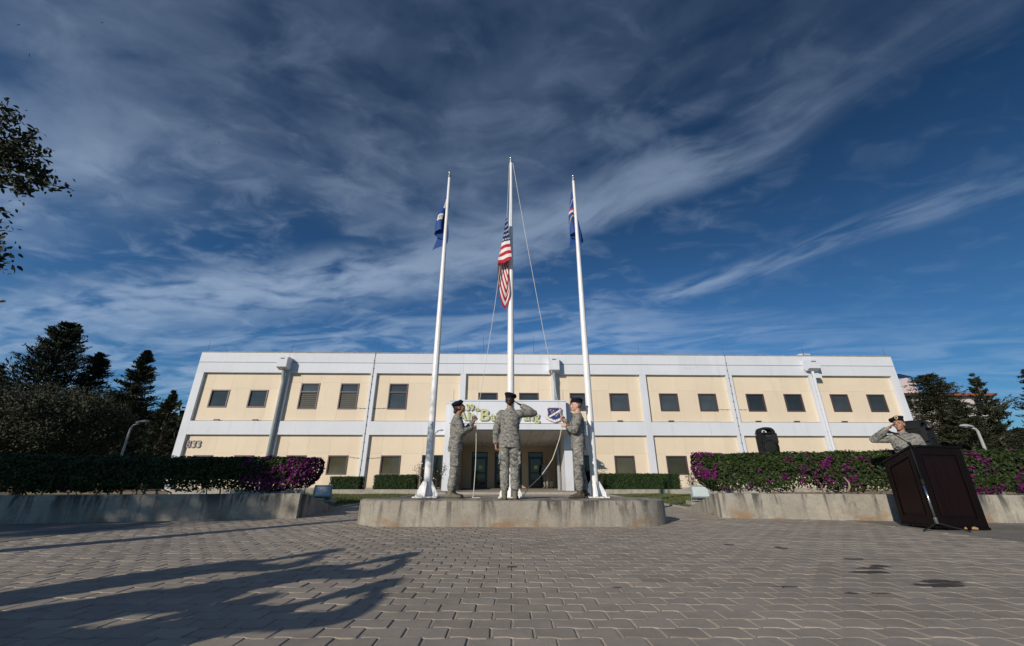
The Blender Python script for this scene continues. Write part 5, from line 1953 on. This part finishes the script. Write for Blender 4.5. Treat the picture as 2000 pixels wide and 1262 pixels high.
# ------------------------------------------------------------------ street lamps
def street_lamp(label, px, py, Y, dirx, arm=.45, rad=.05, zb=0.0):
    p = at_y(px, py, Y)
    t = thing('street_lamp', label, 'street lamp', (p.x, Y, zb))
    h = p.z - zb
    MB().tube([(0, 0, 0), (0, 0, h * .6), (0, 0, h - .12), (dirx * .05, 0, h - .03), (dirx * .16, 0, h)], [rad * 1.25, rad, rad * .85, rad * .75, rad * .7], 12).build('post', M['lamp_grey'], t, smooth=PI)
    m = MB()
    rs = []
    for s_, hw, hz in ((.10, .05, .045), (.18, .09, .07), (.18 + arm * .5, .12, .085), (.18 + arm * .9, .10, .06), (.18 + arm, .05, .03)):
        hw, hz = hw * min(1, arm / .36), hz * min(1, arm / .36)
        rs.append([(dirx * s_, hw * math.cos(2 * PI * k / 12), h + .02 + s_ * .10 + (hz if math.sin(2 * PI * k / 12) > 0 else hz * .35) * math.sin(2 * PI * k / 12)) for k in range(12)])
    m.rings(rs)
    hd = m.build('lamp_head', M['lamp_grey'], t, smooth=R(60))
    MB().ell((dirx * (.18 + arm * .5), 0, h + .055), (arm * .36, .085 * min(1, arm / .36), .05 * min(1, arm / .36)), None, 12, 8).build('diffuser', M['lens'], hd, smooth=PI)
    return t


street_lamp('grey street lamp rising above the shaded left hedge beside the dark trees', 258, 828, 10.6, 1, .22, .026)
street_lamp('grey street lamp rising above the right hedge in front of the trees', 1907, 836, 15, -1, .36)
street_lamp('small thin street lamp by the wall just right of the left flagpole', 849.5, 843, 19.2, 1, .22, .035, .09)
street_lamp('grey street lamp head cut off by the left edge of the picture', -22, 592, 9.0, 1, .18, .06)

# ------------------------------------------------------------------ vegetation
def unit(v):
    return v / (np.linalg.norm(v, axis=1, keepdims=True) + 1e-9)


def vnoise(P, sc, seed=0.0):
    return np.array([noise.noise(Vector((p[0] * sc + seed, p[1] * sc, p[2] * sc + seed * .37))) for p in P.tolist()])


def flower_hedge(label, sgn, path, z0, z1, ad, nleaf, bloom, seed, gaps=1.0):
    r = np.random.default_rng(seed)
    path = np.array(path, float)
    seg = np.r_[0, np.cumsum(np.linalg.norm(np.diff(path, axis=0), axis=1))]
    Ltot = seg[-1]
    c0 = path[0]
    t = thing('flowering_hedge', label, 'hedge', (sgn * path[:, 0].mean(), path[:, 1].mean(), 0.2))
    org = np.array(t.location)

    def pt(s):
        x = np.interp(s, seg, path[:, 0])
        y = np.interp(s, seg, path[:, 1])
        return x, y

    zc, b = (z0 + z1) / 2, (z1 - z0) / 2
    s = r.uniform(0, Ltot, nleaf)
    # more on the nearer, visible part
    ph = r.uniform(0, 2 * PI, nleaf)
    ex = 0.62
    cy = np.sign(np.cos(ph)) * np.abs(np.cos(ph)) ** ex
    cz = np.sign(np.sin(ph)) * np.abs(np.sin(ph)) ** ex
    endk = np.clip(s / .55, 0, 1)
    endk = np.sqrt(1 - (1 - endk) ** 2) * .75 + .25
    x, y = pt(s)
    base = np.stack([x * 2.2, y * 0, cz * 1.3 + cy], 1)
    n1 = vnoise(np.stack([x, cy, cz], 1), 2.3, seed)
    n2 = vnoise(np.stack([x, cy, cz], 1), 6.5, seed + 5)
    rad = 1 + .10 * n1 + .08 * n2 - r.exponential(.05, nleaf)
    Y = y + ad * cy * rad * endk
    Z = zc + b * cz * rad * np.where(cz > 0, 1, endk) + np.where(cz < 0, (1 - endk) * .35, 0)
    # ragged foot
    foot = z0 + .10 + .20 * gaps * np.clip(vnoise(np.stack([x, x * 0, x * 0], 1), 1.1, seed + 2) + .1, -.3, 1) + .05 * r.normal(size=nleaf)
    keep = Z > foot
    P = np.stack([sgn * (x + r.normal(0, .012, nleaf)), Y, Z], 1)[keep]
    nrm = unit(np.stack([r.normal(0, .5, nleaf), cy + r.normal(0, .5, nleaf), cz + .35 + r.normal(0, .5, nleaf)], 1)[keep])
    D = unit(r.normal(size=P.shape) + np.array([0, -.2, -.35]))
    D = unit(D - nrm * (D * nrm).sum(1, keepdims=True) * .8)
    k = len(P)
    bl = bloom(P[:, 0] * sgn, P[:, 2], r)
    bl = bl & (r.random(k) < .8)
    L = r.uniform(.034, .066, k)
    lo = leaves('foliage', P[~bl] - org, D[~bl], nrm[~bl], L[~bl], L[~bl] * .62, M['hedge'], t)
    tag(lo, kind='stuff')
    if bl.any():
        lo = leaves('blossom', P[bl] - org + nrm[bl] * .02, D[bl], nrm[bl], L[bl] * .8, L[bl] * .75, M['bloom'], t)
        tag(lo, kind='stuff')
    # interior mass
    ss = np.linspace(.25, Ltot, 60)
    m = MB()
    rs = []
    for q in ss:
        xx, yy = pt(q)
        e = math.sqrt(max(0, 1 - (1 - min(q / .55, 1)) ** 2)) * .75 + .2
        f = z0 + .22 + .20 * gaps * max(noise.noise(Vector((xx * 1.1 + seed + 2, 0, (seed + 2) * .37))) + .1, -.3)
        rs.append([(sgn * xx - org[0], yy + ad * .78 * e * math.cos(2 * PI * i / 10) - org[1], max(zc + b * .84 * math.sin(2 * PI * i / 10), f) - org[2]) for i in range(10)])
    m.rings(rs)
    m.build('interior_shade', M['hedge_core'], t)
    # bare stems at the foot
    st = MB()
    for i in range(int(Ltot * 5)):
        q = r.uniform(.2, Ltot)
        xx, yy = pt(q)
        yy += r.uniform(-ad * .6, ad * .3)
        a = Vector((sgn * xx, yy, .2)) - Vector(org)
        mid = a + Vector((r.normal(0, .08), r.normal(0, .05), r.uniform(.12, .22)))
        e = mid + Vector((r.normal(0, .18), r.normal(0, .08) - .03, r.uniform(.12, .3)))
        w = r.uniform(.008, .02)
        st.tube([a, mid, e], [w, w * .8, w * .4], 5)
    tag(st.build('stems', M['twig'], t), kind='stuff')
    tw = MB()
    for i in range(int(Ltot * 4)):
        q = r.uniform(.2, Ltot)
        xx, yy = pt(q)
        a = Vector((sgn * xx, yy - ad * .5, r.uniform(.45, .6))) - Vector(org)
        e = a + Vector((r.normal(0, .2), r.uniform(-.3, -.1), r.uniform(-.1, .15)))
        tw.tube([a, a.lerp(e, .5) + Vector((0, 0, .03)), e], [.006, .005, .003], 4)
    tag(tw.build('twigs', M['twig'], t), kind='stuff')
    return t


def bloomR(x, z, r):
    f = vnoise(np.stack([x, z, z * 0], 1), 1.9, 31.0)
    g = vnoise(np.stack([x, z, z * 0], 1), 5.5, 3.0) + .5 * vnoise(np.stack([x, z, z * 0], 1), 12.0, 8.0)
    b = (x < 4.22) & (z > .68) & (g > -.15) & (r.random(len(x)) < .8)
    w = np.exp(-((x - 6.0) / .75) ** 2) * np.clip(1.5 - np.abs(z - .74) * 3.2, 0, 1)
    b |= (g + w * .8 > .66) & (r.random(len(x)) < .7)
    b |= (x > 7.3) & (g + f * .5 > .22) & (r.random(len(x)) < .65)
    b |= (g > .74) & (r.random(len(x)) < .5)
    b |= (z < .60) & (x < 5.0) & (g > .1) & (r.random(len(x)) < .5)
    return b


def bloomL(x, z, r):
    f = vnoise(np.stack([x, z, z * 0], 1), 1.9, 77.0)
    g = vnoise(np.stack([x, z, z * 0], 1), 5.5, 13.0)
    b = (x < 5.3) & (g + f + (5.0 - x) * .55 > -.05) & (r.random(len(x)) < .8)
    b |= (f > .42) & (r.random(len(x)) < .3)
    return b


flower_hedge('long clipped bougainvillea hedge with magenta patches behind the right planter wall', 1,
             [(3.95, 9.15), (5.0, 8.90), (6.5, 8.50), (8.5, 8.08), (11, 7.45), (15, 6.4)], .40, 1.172, .42, 88000, bloomR, 3)
flower_hedge('long dark shaded hedge with purple bloom at its right end, behind the left planter', -1,
             [(4.10, 9.05), (5.0, 8.80), (6.5, 8.35), (8.3, 7.95), (11, 7.3), (15, 6.2)], .42, 1.075, .42, 76000, bloomL, 9, .6)
# the right hedge's foot shows one thick pale stem
st = MB()
a = at_y(1655, 962, 8.05)
st.tube([a, a + Vector((.05, -.03, .09)), a + Vector((.055, -.03, .17)), a + Vector((.03, .02, .27))], [.022, .020, .016, .010], 7)
hr = bpy.data.objects['flowering_hedge']
so = st.build('trunk', M['twig'], None, smooth=PI)
for v in so.data.vertices: v.co = v.co - hr.location
so.parent = hr


def box_hedge(label, x0, x1, y0, y1, z0, z1, n, seed):
    r = np.random.default_rng(seed)
    c = np.array([(x0 + x1) / 2, (y0 + y1) / 2, z0])
    t = thing('box_hedge', label, 'clipped hedge', c)
    hx, hy, hz = (x1 - x0) / 2, (y1 - y0) / 2, (z1 - z0)
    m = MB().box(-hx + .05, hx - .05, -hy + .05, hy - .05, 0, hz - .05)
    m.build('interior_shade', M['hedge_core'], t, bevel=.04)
    ar = np.array([hx * hz * 2, hy * hz, hy * hz, hx * hy * 2])
    face = r.choice(4, n, p=ar / ar.sum())
    a, b = r.uniform(-1, 1, n), r.uniform(0, 1, n)
    P = np.zeros((n, 3))
    N = np.zeros((n, 3))
    for f, (px, py, pz, nn) in enumerate(((a * hx, -hy + 0 * a, b * hz, (0, -1, .2)), (-hx + 0 * a, a * hy, b * hz, (-1, 0, .2)), (hx + 0 * a, a * hy, b * hz, (1, 0, .2)), (a * hx, (b * 2 - 1) * hy, hz + 0 * a, (0, 0, 1)))):
        k = face == f
        P[k] = np.stack([px, py, pz], 1)[k]
        N[k] = nn
    P += r.normal(0, .018, P.shape) + N * (vnoise(P, 5.0, seed)[:, None] * .035 - r.exponential(.02, n)[:, None])
    Nn = unit(N + r.normal(0, .55, P.shape))
    D = unit(r.normal(size=P.shape))
    L = r.uniform(.035, .065, n)
    tag(leaves('foliage', P, D, Nn, L, L * .65, M['box'], t), kind='stuff')


def bxh(label, pxa, pxb, ytop, Y, dep, n, seed, zb=.08):
    a, b = at_y(pxa, ytop, Y), at_y(pxb, ytop, Y)
    box_hedge(label, a.x, b.x, Y, Y + dep, zb, a.z, n, seed)


bxh('small clipped box hedge under the window beside the pilaster with the cable', 645, 704, 931.5, 20.9, .7, 5200, 1)
bxh('clipped box hedge to the left of the left flagpole base', 731, 812, 928.5, 20.7, .9, 8000, 2)
bxh('long low clipped box hedge to the right of the right flagpole', 1169, 1327, 926.0, 20.95, .8, 14000, 4)


def shrub(label, p, h, r_, n, seed, flowers=0, leafm='broad', L0=.06):
    r = np.random.default_rng(seed)
    t = thing('shrub', label, 'shrub', p)
    tips = []
    for i in range(9):
        a = r.uniform(0, 2 * PI)
        e = Vector((math.cos(a) * r_ * r.uniform(.2, 1), math.sin(a) * r_ * r.uniform(.2, 1), h * r.uniform(.6, 1)))
        mid = e * .5 + Vector((r.normal(0, .04), r.normal(0, .04), h * .08))
        MB().tube([(0, 0, 0), mid, e], [.010, .008, .004], 5).build('stem', M['bark'], t)
        tips += [mid, e, mid.lerp(e, .5), mid.lerp(e, .75)]
    T = np.array(tips)
    C = T[r.integers(0, len(T), n)] + r.normal(0, .07, (n, 3))
    L = r.uniform(.6, 1.2, n) * L0
    tag(leaves('foliage', C, r.normal(size=(n, 3)), r.normal(size=(n, 3)) + [0, 0, .5], L, L * .55, M[leafm], t), kind='stuff')
    if flowers:
        C = T[r.integers(0, len(T), flowers)] + r.normal(0, .05, (flowers, 3))
        for c in C:
            MB().ell(c, (.035, .035, .03), None, 8, 6).build('blossom', M['emb_white'] if flowers < 8 else M['emb_red'], t, smooth=PI)


shrub('straggly rose bush behind the left flagpole base', (at_y(822, 955, 20.2).x, 20.2, .08), 1.25, .45, 420, 5, 7)
shrub('leafy rose bush between the left flagpole and the entrance pylon', (at_y(851, 955, 20.1).x, 20.1, .08), 1.15, .40, 620, 6, 5)
shrub('rose bush with pale buds between the right flagpole and the long box hedge', (at_y(1172, 955, 20.1).x, 20.1, .08), 1.25, .32, 420, 7, 5)
shrub('thin pale-leaved shrub at the left tip of the right hedge', (at_y(1357, 950, 13.5).x, 13.5, .0), 1.05, .22, 260, 8, 0, 'olive', .05)


# grass
def grass(x0, x1, y0, y1, n, seed):
    r = np.random.default_rng(seed)
    x = r.uniform(x0, x1, n)
    y = y0 + (y1 - y0) * r.random(n) ** 1.3
    k = r.random(n) < .55 + .45 * np.sin(x * 2.1 + 1.3 * np.sin(y * 1.7))
    x, y = x[k], y[k]
    n = len(x)
    h = r.uniform(.025, .07, n)
    w = r.uniform(.006, .012, n)
    a = r.uniform(0, PI, n)
    lx_, ly_ = r.normal(0, .02, n), r.normal(0, .02, n)
    V = np.stack([np.stack([x - w * np.cos(a), y - w * np.sin(a), x * 0 + .01], 1), np.stack([x + w * np.cos(a), y + w * np.sin(a), x * 0 + .01], 1), np.stack([x + lx_, y + ly_, .012 + h], 1)], 1).reshape(-1, 3)
    o = arr_mesh('grass', V, np.arange(n * 3).reshape(-1, 3), M['grass'])
    tag(o, 'short patchy lawn grass beside the entrance walk on the %s' % ('left' if x0 < 0 else 'right'), 'grass', kind='stuff')


grass(4.4, 9, 10.3, 20.3, 26000, 1)
grass(-9, -4.4, 10.3, 20.1, 26000, 2)


# ------------------------------------------------------------------ trees
def conifer(name, label, pos, h, rad, nbr, seed, m='conifer', z0=.06, power=.85, leaf=.42, upturn=.25, spray=44, trunk=True, tipw=1.0, group=None):
    r = np.random.default_rng(seed)
    t = thing(name, label, 'tree', pos, 0, group)
    MB().tube([(0, 0, -.1), (r.normal(0, .05), r.normal(0, .05), h * .5), (0, 0, h * .97)], [.022 * h + .05, .012 * h + .03, .01], 9).build('trunk', M['bark'], t, smooth=PI)
    u = r.random(nbr) ** .8
    z = h * (z0 + (1 - z0) * u)
    ang = r.uniform(0, 2 * PI, nbr)
    dirs = np.stack([np.cos(ang), np.sin(ang), ang * 0], 1)
    lump = vnoise(np.stack([dirs[:, 0] * 1.3, dirs[:, 1] * 1.3, u * 4.5], 1), 1.0, seed)
    rb = rad * (1 - u) ** power * (1 + .55 * lump) * r.uniform(.62, 1.12, nbr) + .05 * rad * tipw * r.uniform(.4, 1, nbr)
    S_ = np.tile(np.linspace(.22, 1.0, spray), (nbr, 1)) + r.normal(0, .02, (nbr, spray))
    Pn = dirs[:, None, :] * (rb[:, None] * S_)[:, :, None]
    Pn[:, :, 2] += z[:, None] + rb[:, None] * (upturn * S_ ** 2 - .12 * S_)
    jit = (.05 + .11 * rb)[:, None, None]
    P = Pn + r.normal(size=Pn.shape) * jit * np.array([1, 1, .55]) * (1.1 - .75 * S_[:, :, None])
    D = dirs[:, None, :] + np.array([0, 0, upturn * 1.4]) + r.normal(0, .55, Pn.shape)
    P, D = P.reshape(-1, 3), D.reshape(-1, 3)
    k = len(P)
    L = leaf * .72 * r.uniform(.5, 1.15, k) * (.7 + .3 * np.repeat(1 - u, spray))
    N = r.normal(size=(k, 3)) + [0, 0, .8]
    leaves('crown', P, D, N, L, L * .24, M[m], t)
    br = MB()
    for i in range(0, nbr, 3):
        q = Pn[i]
        br.tube([(0, 0, z[i]), q[spray // 2], q[-1]], [.02 + .01 * rb[i], .015, .005], 4)
    tag(br.build('branches', M['bark'], t), kind='stuff')
    return t


def broad_tree(name, label, pos, h, rx, rz_, nclump, nleaf, seed, m='olive', L0=.16, cz=None, trunk_r=.16):
    r = np.random.default_rng(seed)
    t = thing(name, label, 'tree', pos)
    cz = cz or h - rz_
    u = unit(r.normal(size=(nclump, 3))) * (r.random(nclump)[:, None] ** .38)
    C = u * np.array([rx, rx, rz_]) + [0, 0, cz]
    tr = MB().tube([(0, 0, -.1), (.05, .02, cz * .5), (0, 0, cz)], [trunk_r, trunk_r * .75, trunk_r * .4], 10)
    tr.build('trunk', M['bark'], t, smooth=PI)
    lb_ = MB()
    for c in C[:: max(1, nclump // 26)]:
        s0 = Vector((0, 0, cz * r.uniform(.55, .95)))
        lb_.tube([s0, s0.lerp(Vector(c), .5) + Vector((0, 0, .1)), Vector(c)], [trunk_r * .4, trunk_r * .22, trunk_r * .06], 6)
    lb_.build('limb', M['bark'], t, smooth=PI)
    i = r.integers(0, nclump, nleaf)
    sz = (r.uniform(.55, 1.25, nclump) * rx * .24)[i]
    off = unit(r.normal(size=(nleaf, 3))) * (r.random(nleaf)[:, None] ** .45) * sz[:, None]
    P = C[i] + off * [1, 1, .8]
    L = r.uniform(.6, 1.25, nleaf) * L0
    leaves('crown', P, r.normal(size=(nleaf, 3)) + off * .4, r.normal(size=(nleaf, 3)) + [0, 0, .4], L, L * .48, M[m], t)
    return t


def con_px(name, label, px, ytop, Y, rad_px, nbr, seed, **k):
    p = at_y(px, ytop, Y)
    zc = Y * CP + (p.z * .5) * SP
    return conifer(name, label, (p.x, Y, 0), p.z, rad_px / F_PX * zc, nbr, seed, **k)


con_px('conifer_tree', 'tallest spiky conifer at the left, rising over the grey bush', 140, 632, 29, 96, 560, 11, leaf=.62, upturn=.45, power=.62)
con_px('conifer_tree', 'shorter dense conifer between the tallest conifer and the pointed one', 198, 690, 31, 62, 360, 12, leaf=.55, upturn=.35, power=.55)
con_px('conifer_tree', 'pointed conifer standing left of the building corner', 290, 686, 28, 66, 430, 13, leaf=.55, upturn=.3, power=.75)
con_px('conifer_tree', 'small conifer touching the left corner of the building', 340, 764, 26, 38, 220, 14, leaf=.45, upturn=.3, power=.7)
con_px('conifer_tree', 'dark conifer at the far left edge of the picture', 2, 716, 30, 60, 330, 15, leaf=.55, upturn=.35, power=.7)
p = at_y(112, 757, 13.5)
broad_tree('olive_tree', 'broad grey-green rounded tree behind the left hedge', (p.x, 13.5, 0), p.z, 2.2, 1.35, 190, 60000, 21, 'olive', .085)
con_px('conifer_tree', 'dense rounded conifer beside the right corner of the building', 1806, 733, 27, 62, 480, 16, m='cedar', leaf=.42, upturn=.15, power=.38, tipw=3.0)
con_px('conifer_tree', 'open branched conifer right of the dense rounded one, above the street lamp', 1900, 732, 25, 60, 150, 17, m='cedar', leaf=.48, upturn=.45, power=.8, spray=38)
con_px('conifer_tree', 'conifer with spreading limbs at the right edge of the picture', 2002, 722, 22, 78, 130, 18, m='cedar', leaf=.46, upturn=.25, power=.7, spray=40)
con_px('conifer_tree', 'low conifer filling the gap behind the right street lamp', 1868, 786, 24, 60, 210, 19, m='cedar', leaf=.45, upturn=.3, power=.6)

# woods closing the gaps behind the trees
r = np.random.default_rng(5)
for nm, xa, xb, Y, zt, n in (('left', -58, -25, 36, 7.4, 52000), ('right', 31, 62, 40, 5.4, 34000)):
    x = r.uniform(xa, xb, n)
    y = Y + r.normal(0, 1.3, n)
    top = zt * (.78 + .35 * vnoise(np.stack([x, x * 0, x * 0], 1), .35, 3))
    z = top * r.random(n) ** .7
    P = np.stack([x, y, z], 1)
    L = r.uniform(.35, .75, n)
    o = leaves('woodland', P, r.normal(size=(n, 3)), r.normal(size=(n, 3)) + [0, -.6, .4], L, L * .6, M['conifer'])
    tag(o, 'dark wood filling the distance behind the trees on the ' + nm, 'woodland', kind='stuff')

# the near tree whose twigs hang into the picture at the upper left, and the trees that shade the left planter
r = np.random.default_rng(44)
nt = thing('overhanging_tree', 'broad-leaved tree at the left edge whose leafy twigs hang into the sky', 'tree', (-7.6, 1.0, 0))
org = np.array([-7.6, 1.0, 0])
MB().tube([(0, 0, -.1), (.1, 0, 1.6), (.25, .1, 3.2), (.2, .2, 4.6)], [.2, .16, .12, .07], 12).build('trunk', M['bark'], nt, smooth=PI)
tw = MB()
Cs = []
hub = Vector((.25, .15, 3.4))
YB = 3.0
lines = [[(-80, 330), (-20, 280), (20, 235), (38, 222)], [(-70, 320), (0, 285), (45, 275), (68, 262)], [(-60, 310), (10, 300), (60, 305), (102, 306)],
         [(-60, 320), (20, 330), (70, 345), (104, 362), (129, 368)], [(-60, 330), (0, 345), (40, 358), (52, 366)], [(-70, 300), (-10, 262), (8, 225), (4, 200)],
         [(-60, 400), (-10, 408), (20, 415)], [(-60, 440), (-10, 452), (10, 450)], [(-60, 470), (-10, 478), (8, 482)], [(-60, 500), (-10, 505), (18, 515)],
         [(-60, 315), (20, 312), (60, 330), (88, 340)], [(-60, 300), (0, 290), (40, 300), (80, 292)]]
for ln in lines:
    pts = [at_y(a, b, YB + r.normal(0, .12)) - Vector(org) for a, b in ln]
    tw.tube([hub.lerp(pts[0], .5)] + pts, [.02] + [.012 - .008 * i / (len(pts) - 1) for i in range(len(pts))], 5)
    for a, b in zip(pts, pts[1:]):
        dens = int(46 * (b - a).length / .25)
        if ln[0][1] >= 400: dens = int(dens * .5)
        for _ in range(dens): Cs.append(a.lerp(b, r.random()))
tw.build('limb', M['bark'], nt, smooth=PI)
Cs = np.array(Cs)
Cs = Cs + r.normal(0, .045, Cs.shape)
far = unit(r.normal(size=(46, 3))) * (r.random(46)[:, None] ** .4) * [1.35, 1.1, 1.5] + [-.1, -.1, 4.9]
n = 9000
P = far[r.integers(0, 46, n)] + r.normal(0, .26, (n, 3))
P = np.r_[Cs, P]
n = len(P)
L = r.uniform(.036, .066, n)
leaves('crown', P, r.normal(size=(n, 3)) + [.3, 0, -.4], r.normal(size=(n, 3)) + [0, 0, .5], L, L * .5, M['broad'], nt, True)

broad_tree('shade_tree', 'large shade tree out of the picture on the left, shading the planter', (-14.6, -2.4, 0), 8.2, 2.5, 2.6, 120, 16000, 51, 'broad', .22)
broad_tree('shade_tree', 'second shade tree out of the picture, further left', (-19.2, -4.0, 0), 8.8, 3.2, 2.9, 130, 18000, 52, 'broad', .24)
broad_tree('shade_tree', 'third shade tree out of the picture, beyond the others', (-12.6, 1.6, 0), 5.2, 1.6, 1.6, 60, 8000, 53, 'broad', .2)

# ------------------------------------------------------------------ the pale house behind the right trees
Y = 46.0
xa = at_y(1738, 800, Y).x
xb = at_y(1940, 800, Y).x
ze = at_y(1880, 770, Y).z
hs = thing('house', 'pale pink house with red tiled eaves behind the right hand trees', 'house', ((xa + xb) / 2, Y, 0))
cx = (xa + xb) / 2
MB().box(xa - cx, xb - cx, 0, 9, -.1, ze - .25).build('wall', M['farwhite'], hs)
rf = MB().prism([(-.6, ze - .26), (-.6, ze), (4.5, ze + 1.1), (9.5, ze), (9.5, ze - .26)], lambda a, b: (xa - .5 - cx, a, b), lambda a, b: (xb + .5 - cx, a, b)).build('roof', M['tile'], hs)
ga, gb = at_y(1745, 760, Y - .3).x, at_y(1801, 760, Y - .3).x
zg = at_y(1780, 737, Y).z
MB().prism([(ga - cx, ze + .02), (gb - cx, ze + .02), (gb - cx, zg - .5), ((ga + gb) / 2 - cx + .8, zg), (ga - cx, zg - .6)], lambda a, b: (a, .2, b), lambda a, b: (a, 5, b)).build('gable', M['pink'], hs)
for px, py in ((1772, 785), (1772, 815), (1830, 790), (1872, 795), (1915, 795)):
    q = at_y(px, py, Y)
    w = MB().box(q.x - cx - .5, q.x - cx + .5, -.05, .04, q.z - .8, q.z + .8).build('window', M['frame'], hs)
    MB().box(q.x - cx - .42, q.x - cx + .42, -.06, -.05, q.z - .72, q.z + .72).build('pane', M['pane_door'], w)
q = at_y(1765, 735, Y + 1)
MB().obox((q.x - cx, 1.5, q.z + .15), (.8, 0, .05), (0, .7, .35), (-.02, -.02, .05)).tube([(q.x - cx - .5, 1.5, q.z - .9), (q.x - cx - .5, 1.5, q.z + .1)], .04, 5).tube([(q.x - cx + .5, 1.5, q.z - .9), (q.x - cx + .5, 1.5, q.z + .1)], .04, 5).build('solar_panel', M['solar'], hs)

# ------------------------------------------------------------------ small things
g0 = ground(1000, 1108)
o = MB().box(-.037, .037, -.014, .014, 0, .006).build('metal_strip', M['darkmetal'], bevel=.002, loc=(g0.x - .002, g0.y, .001))
tag(o, 'small dark metal strip lying on the paving in front of the plinth', 'strip')
for i, (px, py, a) in enumerate(((199, 44, .3), (57, 108, 1.2), (35, 48, 2.0), (406, 247, .2), (428, 278, .1))):
    q = at_y(px, py, 30)
    s_ = .55 if i < 3 else .4
    rm = Euler((.3, a, a * .7)).to_matrix() * s_
    m = MB()
    for sg in (-1, 1):
        m.add([rm @ Vector(v) for v in ((0, .10, 0), (sg * .24, .12, .10), (sg * .5, -.02, .06), (sg * .2, -.03, .06), (0, -.06, 0), (0, .02, -.03))],
              [(0, 1, 2, 3), (0, 3, 4), (0, 5, 1), (1, 5, 2), (2, 5, 3), (3, 5, 4)])
    m.tube([rm @ Vector(v) for v in ((0, .20, 0), (0, .12, 0), (0, -.08, 0), (0, -.22, 0))], [.01 * s_, .045 * s_, .04 * s_, .012 * s_], 6)
    lab = ('bird high in the upper left sky, rightmost of the three top birds', 'bird at the upper left, lowest of the three near the corner', 'bird nearest the upper left corner',
           'upper one of two tiny birds in mid sky left of the poles', 'lower one of two tiny birds in mid sky left of the poles')[i]
    tag(m.build('bird', M['bird'], loc=q), 'tiny dark ' + lab if i < 3 else lab, 'bird', 'birds in the upper left sky')
